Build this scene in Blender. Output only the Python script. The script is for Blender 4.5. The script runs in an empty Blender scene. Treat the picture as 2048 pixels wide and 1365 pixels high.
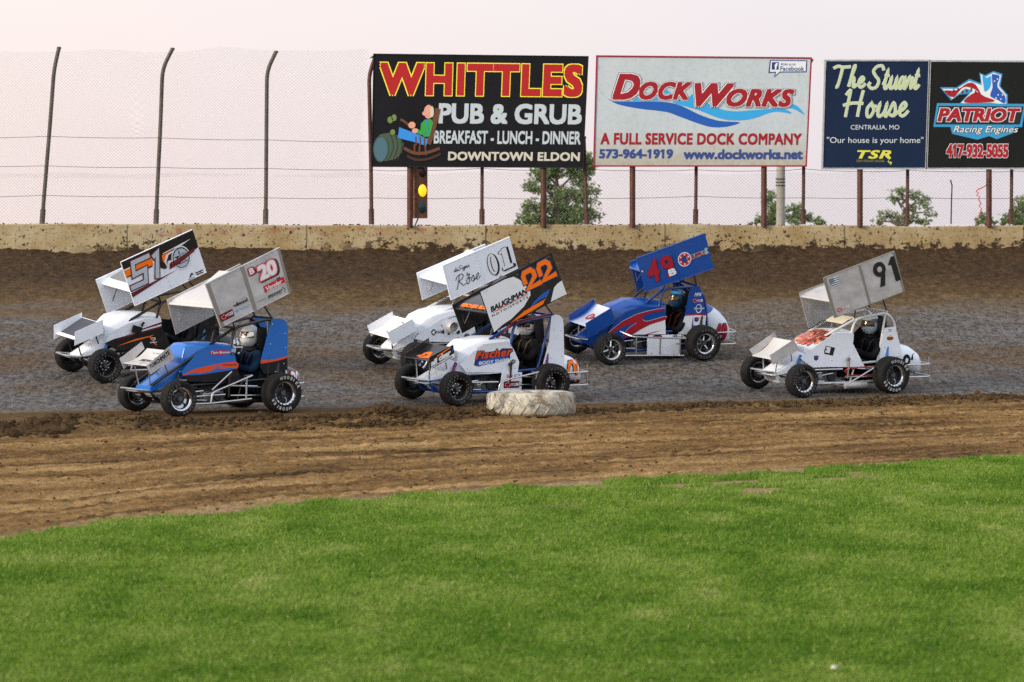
import bpy, bmesh, math, random
import numpy as np
from mathutils import Vector, Matrix

sc = bpy.context.scene
COL = sc.collection
R = math.radians
# ------------------------------------------------------------------ camera
HC = 2.33
cam = bpy.data.cameras.new('camera'); camo = bpy.data.objects.new('camera', cam); COL.objects.link(camo)
camo.location = (0, 0, HC); camo.rotation_euler = (R(90), 0, 0)
cam.sensor_width = 36; cam.lens = 140.625; cam.shift_y = -222.5 / 2048
cam.clip_start = 1; cam.clip_end = 9000
cam.dof.use_dof = True; cam.dof.focus_distance = 53.5; cam.dof.aperture_fstop = 4.6
sc.camera = camo
# ------------------------------------------------------------------ sky: hazy evening, sun low on the left
SUN_AZ, SUN_EL = R(-124), R(22)          # azimuth measured from +Y towards +X
w = bpy.data.worlds.new('World'); sc.world = w; w.use_nodes = True
nt = w.node_tree; nt.nodes.clear()
def wn(t, **k):
    n = nt.nodes.new(t)
    for a, b in k.items(): setattr(n, a, b)
    return n
wo = wn('ShaderNodeOutputWorld'); bg1 = wn('ShaderNodeBackground'); bg2 = wn('ShaderNodeBackground'); add = wn('ShaderNodeAddShader')
sky = wn('ShaderNodeTexSky', sky_type='NISHITA', sun_disc=False, sun_elevation=SUN_EL, sun_rotation=SUN_AZ, dust_density=4.0)
nt.links.new(sky.outputs[0], bg1.inputs[0]); bg1.inputs[1].default_value = 0.06
tc = wn('ShaderNodeTexCoord'); sx = wn('ShaderNodeSeparateXYZ'); nt.links.new(tc.outputs['Generated'], sx.inputs[0])
def wmath(op, a, b):
    m = wn('ShaderNodeMath', operation=op)
    for i, q in enumerate((a, b)):
        if isinstance(q, (int, float)): m.inputs[i].default_value = q
        else: nt.links.new(q, m.inputs[i])
    return m.outputs[0]
# thin even haze: pale pink towards the glow ahead and to the left, bluer behind and overhead
dirf = wmath('ADD', wmath('MULTIPLY', sx.outputs[1], 0.42), wmath('MULTIPLY', sx.outputs[0], -0.34))
dirf = wmath('ADD', dirf, wmath('MULTIPLY', sx.outputs[2], -0.30))
dirf = wmath('ADD', dirf, 0.52)
rp = wn('ShaderNodeValToRGB'); nt.links.new(dirf, rp.inputs[0])
e = rp.color_ramp.elements
e[0].position = 0.0; e[0].color = (0.84, 0.87, 0.96, 1)
e[1].position = 1.0; e[1].color = (0.785, 0.655, 0.62, 1)
q = e.new(0.45); q.color = (0.60, 0.63, 0.69, 1)
q = e.new(0.90); q.color = (0.620, 0.570, 0.605, 1)
nt.links.new(rp.outputs[0], bg2.inputs[0]); bg2.inputs[1].default_value = 1.0
nt.links.new(bg1.outputs[0], add.inputs[0]); nt.links.new(bg2.outputs[0], add.inputs[1]); nt.links.new(add.outputs[0], wo.inputs[0])
sun = bpy.data.lights.new('sun', 'SUN'); suno = bpy.data.objects.new('sun', sun); COL.objects.link(suno)
sun.energy = 2.5; sun.angle = R(11); sun.color = (1.0, 0.88, 0.72)
sd = Vector((math.sin(SUN_AZ) * math.cos(SUN_EL), math.cos(SUN_AZ) * math.cos(SUN_EL), math.sin(SUN_EL)))
suno.rotation_euler = sd.to_track_quat('Z', 'Y').to_euler(); suno.location = (0, 0, 30)
sc.view_settings.view_transform = 'Standard'; sc.view_settings.look = 'None'
sc.view_settings.exposure = 0.32; sc.view_settings.gamma = 1; sc.view_settings.use_curve_mapping = False
try:
    sc.cycles.max_bounces = 6; sc.cycles.diffuse_bounces = 3; sc.cycles.use_denoising = False
except Exception: pass
rnd = random.Random(5); nr = np.random.default_rng(7)
# ------------------------------------------------------------------ helpers
def tag(o, label=None, cat=None, group=None, kind=None):
    if label: o['label'] = label
    if cat: o['category'] = cat
    if group: o['group'] = group
    if kind: o['kind'] = kind
    return o
def empty(name, loc=(0, 0, 0)):
    o = bpy.data.objects.new(name, None); COL.objects.link(o); o.location = loc; o.empty_display_size = .2
    return o
class MB:
    """collects shapes and links them as one mesh object"""
    def __init__(s): s.v = []; s.f = []; s.m = []; s.mats = []
    def mi(s, m):
        if m not in s.mats: s.mats.append(m)
        return s.mats.index(m)
    def add(s, vs, fs, m):
        b = len(s.v); s.v += [tuple(p) for p in vs]; k = s.mi(m)
        for f in fs: s.f.append([b + i for i in f]); s.m.append(k)
    def box(s, c, d, m, rot=None):
        vs = [Vector((x * d[0] / 2, y * d[1] / 2, z * d[2] / 2)) for x in (-1, 1) for y in (-1, 1) for z in (-1, 1)]
        if rot is not None: vs = [rot @ p for p in vs]
        vs = [p + Vector(c) for p in vs]
        s.add(vs, [(0, 1, 3, 2), (4, 6, 7, 5), (0, 4, 5, 1), (2, 3, 7, 6), (0, 2, 6, 4), (1, 5, 7, 3)], m)
    def tube(s, pts, r, m, n=8, closed=False, cap=True, bend=0):
        P = [Vector(p) for p in pts]
        if bend:                       # round the corners of a bent tube
            Q = [P[0]]
            for a, b, c in zip(P, P[1:], P[2:]):
                d1 = (a - b); d2 = (c - b); k = min(bend, d1.length * .45, d2.length * .45)
                p1 = b + d1.normalized() * k; p2 = b + d2.normalized() * k
                for t in (0, .25, .5, .75, 1): Q.append(p1 * (1 - t) ** 2 + b * 2 * t * (1 - t) + p2 * t * t)
            P = Q + [P[-1]]
        L = len(P); rr = r if isinstance(r, (list, tuple)) else [r] * L
        vs = []; up = None
        for i, p in enumerate(P):
            a = P[i - 1] if (i or closed) else p; b = P[(i + 1) % L] if (i < L - 1 or closed) else p
            t = (b - a).normalized() if (b - a).length > 1e-9 else Vector((0, 0, 1))
            if up is None: up = t.orthogonal().normalized()
            up = (up - t * up.dot(t)); up = up.normalized() if up.length > 1e-6 else t.orthogonal().normalized()
            sdv = t.cross(up)
            for k in range(n):
                a_ = 2 * math.pi * k / n; vs.append(p + (up * math.cos(a_) + sdv * math.sin(a_)) * rr[i])
        fs = []
        for i in range(L if closed else L - 1):
            for k in range(n):
                j = (i + 1) % L; k2 = (k + 1) % n
                fs.append((i * n + k, i * n + k2, j * n + k2, j * n + k))
        if cap and not closed: fs += [tuple(range(n))[::-1], tuple((L - 1) * n + k for k in range(n))]
        s.add(vs, fs, m)
    def lathe(s, prof, m, c=(0, 0, 0), seg=40, axis='y', closed=False):
        vs = []; n = len(prof)
        for k in range(seg):
            a = 2 * math.pi * k / seg
            for r, h in prof:
                x, z = r * math.cos(a), r * math.sin(a)
                p = (x, h, z) if axis == 'y' else ((x, z, h) if axis == 'z' else (h, x, z))
                vs.append((p[0] + c[0], p[1] + c[1], p[2] + c[2]))
        fs = []
        for k in range(seg):
            k2 = (k + 1) % seg
            for i in range(n if closed else n - 1):
                j = (i + 1) % n
                fs.append((k * n + i, k * n + j, k2 * n + j, k2 * n + i))
        s.add(vs, fs, m)
    def plate(s, fn, poly, t, m, m2=None):
        """flat plate: outline poly through fn(u,v)->(point,normal), thickness t behind the face"""
        a = [fn(*p) for p in poly]; n = len(a)
        fr = [Vector(p) for p, q in a]; bk = [Vector(p) - Vector(q) * t for p, q in a]
        s.add(fr, [tuple(range(n))], m)
        s.add(bk, [tuple(range(n))[::-1]], m2 or m)
        s.add(fr + bk, [(i, i + n, (i + 1) % n + n, (i + 1) % n) for i in range(n)], m2 or m)
    def loft(s, secs, m, cap=True, closed=True):
        n = len(secs[0]); vs = [p for q in secs for p in q]; fs = []
        for i in range(len(secs) - 1):
            for k in range(n if closed else n - 1):
                k2 = (k + 1) % n
                fs.append((i * n + k, i * n + k2, (i + 1) * n + k2, (i + 1) * n + k))
        if cap: fs += [tuple(range(n))[::-1], tuple((len(secs) - 1) * n + k for k in range(n))]
        s.add(vs, fs, m)
    def build(s, name, parent=None, smooth=40, fix=True):
        me = bpy.data.meshes.new(name); me.from_pydata(s.v, [], s.f)
        for m in s.mats: me.materials.append(m)
        me.polygons.foreach_set('material_index', s.m)
        if fix:
            bm = bmesh.new(); bm.from_mesh(me); bmesh.ops.recalc_face_normals(bm, faces=bm.faces); bm.to_mesh(me); bm.free()
        if smooth:
            me.polygons.foreach_set('use_smooth', [True] * len(me.polygons)); me.set_sharp_from_angle(angle=R(smooth))
        me.update()
        o = bpy.data.objects.new(name, me); COL.objects.link(o)
        if parent: o.parent = parent
        return o
def np_mesh(name, V, F, mat, parent=None, smooth=False, mi=None):
    me = bpy.data.meshes.new(name); V = np.asarray(V, np.float32); F = np.asarray(F, np.int32)
    me.vertices.add(len(V)); me.vertices.foreach_set('co', V.ravel())
    k = F.shape[1]; me.loops.add(F.size); me.loops.foreach_set('vertex_index', F.ravel())
    me.polygons.add(len(F)); me.polygons.foreach_set('loop_start', np.arange(0, F.size, k, dtype=np.int32))
    if smooth: me.polygons.foreach_set('use_smooth', np.ones(len(F), bool))
    for m in (mat if isinstance(mat, list) else [mat]): me.materials.append(m)
    if mi is not None: me.polygons.foreach_set('material_index', np.asarray(mi, np.int32))
    me.update(calc_edges=True)
    o = bpy.data.objects.new(name, me); COL.objects.link(o)
    if parent: o.parent = parent
    return o
# ------------------------------------------------------------------ materials
class NT:
    def __init__(s, name):
        s.m = bpy.data.materials.new(name); s.m.use_nodes = True; s.t = s.m.node_tree; s.t.nodes.clear()
        s.out = s.t.nodes.new('ShaderNodeOutputMaterial'); s.b = s.t.nodes.new('ShaderNodeBsdfPrincipled')
        s.t.links.new(s.b.outputs[0], s.out.inputs[0])
    def n(s, t, ins=None, **k):
        n = s.t.nodes.new('ShaderNode' + t)
        for a, b in k.items(): setattr(n, a, b)
        for a, b in (ins or {}).items(): s.put(n.inputs[a], b)
        return n
    def put(s, sock, v):
        if hasattr(v, 'links') or hasattr(v, 'is_linked'): s.t.links.new(v, sock)
        elif isinstance(v, (tuple, list)) and sock.type == 'RGBA': sock.default_value = (*v[:3], 1)
        else: sock.default_value = v
    def geo(s): return s.n('TexCoord').outputs['Object']
    def map(s, vec, scale=(1, 1, 1), loc=(0, 0, 0), rot=(0, 0, 0)):
        return s.n('Mapping', {'Vector': vec, 'Scale': scale, 'Location': loc, 'Rotation': rot}).outputs[0]
    def noise(s, vec, scale, detail=4, rough=.55, dist=0):
        return s.n('TexNoise', {'Vector': vec, 'Scale': scale, 'Detail': detail, 'Roughness': rough, 'Distortion': dist}).outputs['Fac']
    def vor(s, vec, scale, out='Distance'):
        return s.n('TexVoronoi', {'Vector': vec, 'Scale': scale}).outputs[out]
    def ramp(s, fac, stops, interp='LINEAR'):
        r = s.n('ValToRGB', {'Fac': fac}); el = r.color_ramp.elements; r.color_ramp.interpolation = interp
        while len(el) < len(stops): el.new(.5)
        for e_, (p, c) in zip(el, stops):
            e_.position = p; e_.color = (*c, 1) if isinstance(c, (tuple, list)) else (c, c, c, 1)
        return r.outputs[0]
    def mix(s, fac, a, b, mode='MIX'):
        n = s.n('Mix', data_type='RGBA', blend_type=mode); s.put(n.inputs[0], fac); s.put(n.inputs[6], a); s.put(n.inputs[7], b)
        return n.outputs[2]
    def math(s, op, a, b=0, c=None, clamp=False):
        n = s.n('Math', operation=op, use_clamp=clamp); s.put(n.inputs[0], a); s.put(n.inputs[1], b)
        if c is not None: s.put(n.inputs[2], c)
        return n.outputs[0]
    def attr(s, name): return s.n('Attribute', attribute_name=name).outputs['Fac']
    def bump(s, h, dist, strength=1.0):
        b = s.n('Bump', {'Height': h, 'Distance': dist, 'Strength': strength}); s.put(s.b.inputs['Normal'], b.outputs[0])
    def set(s, **k):
        for a, b in k.items(): s.put(s.b.inputs[a.replace('_', ' ')], b)
        return s.m
MUD = (.115, .078, .045)
_pc = {}
def paint(name, col, rough=.35, metal=0.0, dirt=.25, coat=0.0, bump=0.0, spec=.35, scale=1.0):
    """a surface with its own fine dust and mud flecks, procedural in object space"""
    if name in _pc: return _pc[name]
    t = NT(name); g = t.geo()
    c = t.mix(.5, col, col)
    big = t.noise(g, 3.1 * scale, 5, .62)
    var = t.ramp(big, [(.3, 0.0), (.7, 1.0)])
    c = t.mix(t.math('MULTIPLY', var, .12), col, tuple(min(1, x * 1.0) * .80 for x in col))
    if dirt:
        d = t.ramp(t.noise(g, 9 * scale, 6, .65), [(.52, 0.0), (.78, 1.0)])
        fl = t.ramp(t.noise(g, 40 * scale, 3, .6), [(.665, 0.0), (.70, 1.0)])
        f = t.math('ADD', t.math('MULTIPLY', d, .55 * dirt), t.math('MULTIPLY', fl, .75 * dirt), clamp=True)
        c = t.mix(f, c, MUD)
        t.set(Roughness=t.math('ADD', rough, t.math('MULTIPLY', f, .4), clamp=True))
    else: t.set(Roughness=rough)
    t.set(Base_Color=c, Metallic=metal, Coat_Weight=coat, Coat_Roughness=.12, Specular_IOR_Level=spec)
    if bump: t.bump(t.noise(g, 12 * scale, 3), bump)
    _pc[name] = t.m
    return t.m
def decal(name, col): return paint(name, col, .45, 0, .12, 0, 0, .22)
white = decal('decal white', (.72, .74, .76)); black = decal('decal black', (.015, .015, .017)); red = decal('decal red', (.50, .022, .030))
orange = decal('decal orange', (.95, .175, .003)); navy = decal('decal navy', (.018, .035, .14)); blue = decal('decal blue', (.02, .10, .42))
maroon = decal('decal maroon', (.12, .012, .016)); yellow = decal('decal yellow', (.80, .62, .05)); silver = decal('decal silver', (.42, .47, .52))
skyblue = decal('decal light blue', (.10, .36, .62)); grey = decal('decal grey', (.16, .17, .18))
# ------------------------------------------------------------------ lettering
_tc = {}
def text2d(s, off=0.0, shear=0.0, space=1.0):
    k = (s, round(off, 4), shear, space)
    if k in _tc: return _tc[k]
    cu = bpy.data.curves.new('lettering', 'FONT'); cu.body = s; cu.size = 1; cu.offset = off; cu.shear = shear; cu.space_character = space
    cu.resolution_u = 3; cu.fill_mode = 'BOTH'
    o = bpy.data.objects.new('lettering', cu); COL.objects.link(o)
    dg = bpy.context.evaluated_depsgraph_get(); me = bpy.data.meshes.new_from_object(o.evaluated_get(dg))
    V = [(v.co.x, v.co.y) for v in me.vertices]; Fc = [tuple(p.vertices) for p in me.polygons]
    par = list(range(len(V)))                      # islands (letters), each lifted a hair apart so that none lie in one plane
    def fd(i):
        while par[i] != i: par[i] = par[par[i]]; i = par[i]
        return i
    for f in Fc:
        for i in f[1:]: par[fd(i)] = fd(f[0])
    isl = {}
    for i in range(len(V)): isl.setdefault(fd(i), []).append(i)
    order = sorted(isl.values(), key=lambda q: min(V[i][0] for i in q)); Hh = [0.0] * len(V)
    for k_, q in enumerate(order):
        for i in q: Hh[i] = (k_ % 4) * .22
    if '1' in s and not set(s) & set('Il|'):       # give the plain bar of the built-in 1 its flag
        for q in order:
            x0, x1 = min(V[i][0] for i in q), max(V[i][0] for i in q); y0, y1 = min(V[i][1] for i in q), max(V[i][1] for i in q)
            if len(q) < 14 and (y1 - y0) > .5 and (x1 - x0) < .3 * (y1 - y0) + .05 + 2 * off:
                h_ = y1 - y0; b = len(V); t_ = (x1 - x0); V += [(x0 + t_ * .5, y1), (x0 - .17 * h_ - off * .3, y1 - .14 * h_), (x0 - .17 * h_ - off * .3, y1 - .14 * h_ - t_ * .9), (x0 + t_ * .5, y1 - t_ * .95)]
                Hh += [.9] * 4; Fc.append((b + 3, b + 2, b + 1, b))
    bpy.data.objects.remove(o); bpy.data.curves.remove(cu); bpy.data.meshes.remove(me)
    _tc[k] = (V, Fc, Hh); return _tc[k]
class Decals:
    """lettering and marks laid on a sheet fn(u,v)->(point,normal), each layer proud of the last"""
    def __init__(s, fn, step=.0012, base=.0015, mb=None): s.fn = fn; s.mb = mb or MB(); s.step = step; s.base = base
    def put(s, V, F, m, layer, H=None):
        vs = []
        for i, (u, v) in enumerate(V):
            p, n = s.fn(u, v); vs.append(Vector(p) + Vector(n) * (s.base + s.step * (layer + (H[i] if H else 0))))
        s.mb.add(vs, F, m)
    def blob(s, pts, m, layer=0, sub=4):           # closed outline, rounded through its points
        n = len(pts); Q = []
        for i in range(n):
            p0, p1, p2, p3 = [Vector(pts[(i + k) % n]) for k in (-1, 0, 1, 2)]
            for j in range(sub):
                t = j / sub; q = .5 * (2 * p1 + (p2 - p0) * .7 * t + (p0 * 1.4 - p1 * 3.6 + p2 * 2.8 - p3 * .6 + p1 * 0) * 0 * t) if False else p1.lerp(p2, t) + ((p2 - p0) * .5 - (p2 - p1)) * (t * (1 - t) ** 2) - ((p3 - p1) * .5 - (p2 - p1)) * (t * t * (1 - t))
                Q.append((q.x, q.y))
        s.put(Q, [tuple(range(len(Q)))], m, layer)
    def poly(s, pts, m, layer=0): s.put(pts, [tuple(range(len(pts)))], m, layer)
    def rect(s, u0, v0, u1, v1, m, layer=0, sk=0): s.poly([(u0, v0), (u1, v0), (u1 + sk, v1), (u0 + sk, v1)], m, layer)
    def ell(s, cx, cy, rx, ry, m, layer=0, n=28, a0=0, a1=360):
        s.poly([(cx + rx * math.cos(R(a0 + (a1 - a0) * i / n)), cy + ry * math.sin(R(a0 + (a1 - a0) * i / n))) for i in range(n)], m, layer)
    def ring(s, cx, cy, rx, ry, k, m, layer=0, n=28):
        V = []
        for i in range(n):
            a = 2 * math.pi * i / n
            V += [(cx + rx * math.cos(a), cy + ry * math.sin(a)), (cx + rx * k * math.cos(a), cy + ry * k * math.sin(a))]
        s.put(V, [(2 * i, 2 * ((i + 1) % n), 2 * ((i + 1) % n) + 1, 2 * i + 1) for i in range(n)], m, layer)
    def text(s, st, u0, v0, u1, v1, m, layer=0, bold=0.0, shear=0.0, space=1.0, outl=None, tilt=0.0):
        """fit text into a box; outl = [(extra offset, material), ...] drawn underneath, widest first; tilt raises the right end"""
        V0, F0, H0 = text2d(st, 0.0, shear, space); rb = bold
        x0 = min(p[0] for p in V0) - rb; x1 = max(p[0] for p in V0) + rb; y0 = min(p[1] for p in V0) - rb; y1 = max(p[1] for p in V0) + rb
        def tr(V):
            r = []
            for x, y in V:
                a = (x - x0) / (x1 - x0); r.append((u0 + a * (u1 - u0), v0 + (y - y0) / (y1 - y0) * (v1 - v0) + tilt * a))
            return r
        def stamp(rad, mt, k):                     # a heavier letter: the letter shifted round a small circle, each copy a hair higher
            if rad < .004: s.put(tr(V0), F0, mt, k, H0); return
            for q, (dx, dy) in enumerate(((1, 1), (1, -1), (-1, 1), (-1, -1), (1, 0), (-1, 0), (0, 1), (0, -1), (0, 0))):
                dx *= rad; dy *= rad
                s.put(tr([(x + dx, y + dy) for x, y in V0]), F0, mt, k, [.25 * h_ + .05 * q for h_ in H0])
        k = layer
        for off, om in (outl or []): stamp(rb + off, om, k); k += 1
        stamp(rb, m, k)
    def stroke(s, pts, wd, m, layer=0, asp=1.0, smooth=True, sq=False):
        """a line of width wd (in v units); asp = length of one u unit over one v unit"""
        P = [Vector((p[0] * asp, p[1])) for p in pts]
        if smooth and len(P) > 2:
            Q = []
            for i in range(len(P) - 1):
                p0 = P[max(0, i - 1)]; p1 = P[i]; p2 = P[i + 1]; p3 = P[min(len(P) - 1, i + 2)]
                for t in (0, .2, .4, .6, .8):
                    Q.append(.5 * ((2 * p1) + (-p0 + p2) * t + (2 * p0 - 5 * p1 + 4 * p2 - p3) * t * t + (-p0 + 3 * p1 - 3 * p2 + p3) * t ** 3))
            P = Q + [P[-1]]
        P = [p for i, p in enumerate(P) if i == 0 or (p - P[i - 1]).length > 1e-6]
        V = []; n = len(P)
        for i, p in enumerate(P):
            d1 = (p - P[i - 1]).normalized() if i else (P[1] - p).normalized()
            d2 = (P[i + 1] - p).normalized() if i < n - 1 else d1
            t = (d1 + d2); t = t.normalized() if t.length > 1e-6 else d1
            nn = Vector((-t.y, t.x)); k = 1 / max(.5, nn.dot(Vector((-d1.y, d1.x))))
            ww = wd if not callable(wd) else wd(i / (n - 1))
            e_ = Vector((0, 0))
            if sq and i == 0: e_ = -d1 * ww / 2
            if sq and i == n - 1: e_ = d1 * ww / 2
            for sg in (1, -1):
                qd = p + e_ + nn * (sg * ww / 2 * k); V.append((qd.x / asp, qd.y))
        s.ns = (getattr(s, 'ns', 0) + 1) % 5
        s.put(V, [(2 * i, 2 * i + 1, 2 * i + 3, 2 * i + 2) for i in range(n - 1)], m, layer, [.10 * s.ns + .4 * (j // 2) / n for j in range(2 * n)])
    def nine(s, u0, v0, u1, v1, m, hole, layer=0):   # round-headed 9 with a straight leg
        w_, h_ = u1 - u0, v1 - v0; cx, cy = u0 + .5 * w_, v1 - .30 * h_
        s.poly([(u0 + .99 * w_, cy), (u0 + .62 * w_, v0), (u0 + .20 * w_, v0), (u0 + .55 * w_, cy - .2 * h_)], m, layer); s.ell(cx, cy, .5 * w_, .30 * h_, m, layer + 1, 32); s.ell(cx, cy, .19 * w_, .115 * h_, hole, layer + 2, 24)
    def one(s, u0, v0, u1, v1, m, layer=0, slab=False):
        w_, h_ = u1 - u0, v1 - v0
        p = [(0, .70), (.38, 1), (1, 1), (1, 0), (.42, 0), (.42, .66), (0, .52)]
        if slab: p = [(.05, .80), (.05, .90), (.35, .93), (.35, 1), (.78, 1), (.78, .16), (1, .16), (1, 0), (.05, 0), (.05, .16), (.30, .16), (.30, .80)]
        s.poly([(u0 + a * w_, v0 + b * h_) for a, b in p], m, layer)
    def close(s, name):                            # what was drawn so far becomes a part of its own
        s.done = getattr(s, 'done', []) + [(name, s.mb)]; s.mb = MB()
    def build(s, parent, name='lettering'):
        for nm, mb in getattr(s, 'done', []): mb.build(nm, parent, smooth=0, fix=False)
        return s.mb.build(name, parent, smooth=0, fix=False)
# hand-drawn script letters, unit height 1 = capital, x-height .5 : (width, strokes)
SCRIPT = {
 'T': (.85, [[(-.05, .88), (.2, 1.0), (.5, .96), (.95, 1.0)], [(.48, .97), (.42, .5), (.32, .02), (.2, -.02)]]),
 'h': (.48, [[(.02, .0), (.14, .55), (.26, 1.0), (.2, .98), (.1, .4), (.04, .0)], [(.06, .2), (.22, .46), (.3, .36), (.28, .06), (.38, .02), (.5, .16)]]),
 'e': (.42, [[(0, .14), (.2, .24), (.32, .4), (.22, .5), (.08, .34), (.08, .1), (.2, .0), (.34, .06), (.46, .2)]]),
 'S': (.8, [[(.82, .8), (.7, 1.0), (.4, .98), (.2, .78), (.36, .56), (.58, .36), (.5, .08), (.22, .0), (.0, .14), (.1, .28)]]),
 't': (.34, [[(0, .15), (.14, .5), (.2, .82), (.1, .3), (.12, .02), (.22, .02), (.36, .18)], [(.02, .56), (.34, .58)]]),
 'u': (.5, [[(0, .16), (.1, .48), (.06, .1), (.16, .0), (.34, .16), (.42, .48), (.38, .1), (.44, .0), (.54, .16)]]),
 'a': (.48, [[(.36, .42), (.2, .5), (.06, .26), (.08, .03), (.22, .04), (.38, .46), (.36, .08), (.42, .0), (.52, .16)]]),
 'r': (.36, [[(0, .16), (.1, .5), (.16, .42), (.3, .46), (.24, .2), (.26, .02), (.4, .16)]]),
 'H': (.95, [[(.06, .82), (.24, 1.0), (.2, .5), (.16, .0)], [(.82, 1.0), (.74, .5), (.7, .0)], [(-.02, .44), (.4, .52), (.9, .5)]]),
 'o': (.46, [[(.22, .5), (.06, .3), (.1, .02), (.26, .02), (.36, .26), (.24, .5), (.3, .36), (.48, .4)]]),
 's': (.38, [[(0, .14), (.16, .5), (.28, .24), (.22, .02), (.06, .06), (.24, .02), (.42, .18)]]),
 'd': (.5, [[(.36, .4), (.2, .5), (.06, .26), (.08, .03), (.22, .04), (.38, .4), (.5, 1.0), (.38, .3), (.4, .0), (.52, .14)]]),
 'i': (.26, [[(0, .16), (.1, .5), (.08, .08), (.16, .0), (.28, .16)], [(.14, .66), (.16, .70)]]),
 'g': (.48, [[(.36, .42), (.2, .5), (.06, .26), (.1, .03), (.24, .06), (.38, .46), (.3, -.2), (.16, -.46), (.04, -.34), (.2, -.1), (.5, .16)]]),
 'n': (.52, [[(0, .14), (.08, .5), (.06, .0), (.2, .42), (.3, .48), (.34, .3), (.32, .06), (.4, .0), (.54, .16)]]),
 'b': (.46, [[(0, .2), (.2, .8), (.22, 1.0), (.14, .9), (.08, .1), (.22, .0), (.36, .2), (.26, .44), (.12, .34)]]),
 'y': (.5, [[(0, .16), (.1, .48), (.08, .16), (.2, .06), (.36, .46), (.28, -.2), (.14, -.46), (.02, -.34), (.2, -.1), (.52, .16)]]),
 'R': (.9, [[(.34, .96), (.26, .5), (.14, .0), (.04, -.06)], [(.0, .66), (.14, .92), (.5, 1.0), (.72, .84), (.6, .6), (.34, .5), (.52, .24), (.74, .02), (.96, .1)]]),
}
def script(D, word, u0, v0, h, m, wd, asp, layer=0, slant=.0, wx=1.0, tilt=0.0):
    """words in the script letters; h capital height in v; returns end u"""
    x = 0
    for ch in word:
        if ch == ' ': x += .35; continue
        wch, st = SCRIPT[ch]
        for pl in st:
            pts = []
            for px, py in pl:
                uu = (x + px + slant * py) * wx * h / asp
                pts.append((u0 + uu, v0 + py * h + tilt * uu))
            D.stroke(pts, wd, m, layer, asp)
        x += wch * 1.1
    return u0 + x * wx * h / asp
def quad_sheet(c00, c10, c11, c01):
    """bilinear sheet over four corners (front-bottom, back-bottom, back-top, front-top)"""
    A, B, C_, D_ = map(Vector, (c00, c10, c11, c01)); n = (B - A).cross(D_ - A).normalized()
    def fn(u, v): return (A * (1 - u) * (1 - v) + B * u * (1 - v) + C_ * u * v + D_ * (1 - u) * v, n)
    return fn
# ================================================================== the setting: ground
YW = 68.0
def sp(x, w=.07): return w * np.log1p(np.exp(np.clip(x / w, -50, 50)))
def tfrac(x, y):
    yi = 51.8 + .35 * np.clip(x, -9, 9); return (y - yi) / (YW - yi)
def hgt(x, y): return 1.95 * sp(np.minimum(tfrac(x, y), 1.05) - .06) / .94
_ex = [-14, -3.8, -3.25, -2.18, -1.14, -.33, 1.04, 2.24, 3.3, 5.28, 14]; _ey = [19.5, 29.8, 31.6, 33.3, 34.5, 35.5, 36.9, 37.9, 39.2, 41.2, 50]
def qfrac(x, y):
    yb = 50.2 + .6 * np.clip(x, -9, 9); ye = np.interp(x, _ex, _ey); return (yb - y) / (yb - ye)
def vnoise(x, y, seed=0):
    rg = np.random.default_rng(seed); T = rg.random((256, 256)).astype(np.float32)
    xi = np.floor(x).astype(int); yi = np.floor(y).astype(int); fx = x - xi; fy = y - yi
    fx = fx * fx * (3 - 2 * fx); fy = fy * fy * (3 - 2 * fy)
    a = T[xi % 256, yi % 256]; b = T[(xi + 1) % 256, yi % 256]; c = T[xi % 256, (yi + 1) % 256]; d = T[(xi + 1) % 256, (yi + 1) % 256]
    return (a * (1 - fx) + b * fx) * (1 - fy) + (c * (1 - fx) + d * fx) * fy
def fbm(x, y, seed, o=4):
    s = 0; a = .5
    for i in range(o): s = s + a * vnoise(x * 2 ** i, y * 2 ** i, seed + i); a *= .5
    return s / (1 - .5 ** o)
def sstep(a, b, x): t = np.clip((x - a) / (b - a), 0, 1); return t * t * (3 - 2 * t)
def relief(x, y):
    t = tfrac(x, y); q = qfrac(x, y)
    n1 = fbm(x * 1.5, y * 1.5, 3, 5); n2 = fbm(x * 7, y * 7, 11, 3)
    track = sstep(-.02, .04, t)
    cush = sstep(.55, .8, t)
    pit = sstep(.54, .68, fbm(x * 13 + .35 * y, y * 6.5, 61, 2)); big = sstep(.25, .6, fbm(x * .8, y * .8, 67, 3))
    d = track * (.005 * (n2 - .5) + .010 * (n1 - .5) - .013 * pit * (.45 + .55 * big) * (1 - cush)) + cush * (.05 * (n2 - .5) + .05 * (n1 - .5) + .05 * (fbm(x * 11, y * 6, 15, 3) - .5))
    d = d + sstep(.93, 1.0, t) * .16 * (fbm(x * 1.1, y * 0, 21, 4) - .25)
    inf = sstep(-.04, .05, q) * (1 - sstep(.97, 1.02, q))
    fur = fbm(x * .22 + 3, q * 26, 31, 4) - .5
    d = d + inf * (.075 * fur + .035 * (n2 - .5) + .02 * (n1 - .5) + .045 * (fbm(x * 15, y * 6, 35, 3) - .5) * (.4 + 1.2 * fbm(x * .5, q * 14, 37, 3)))
    berm = np.exp(-((q - .02) / .045) ** 2)
    d = d + berm * np.clip(.02 + .32 * (fbm(x * 1.3, q * 10, 41, 5) - .42) * sstep(9, -3, x) + .10 * (fbm(x * 6, y * 4, 43, 3) - .5), -.01, .22)
    d = d + np.exp(-((q + .02) / .05) ** 2) * .02
    far = sstep(69, 86, y)
    return d * (1 - far), t, q
xs = np.concatenate([[-4000, -1200, -400, -150, -60, -30, -18], np.arange(-10.5, 10.51, .032), [18, 30, 60, 150, 400, 1200, 4000]])
ys = np.concatenate([[-300, -80, -20, 5, 13], np.arange(18.5, 46, .075), np.arange(46, 62, .042), np.arange(62, 69, .06), [70, 73, 78, 84, 92, 110, 160, 300, 800, 2500, 6000]])
X, Y = np.meshgrid(xs, ys); rel, tt, qq = relief(X, Y)
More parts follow.
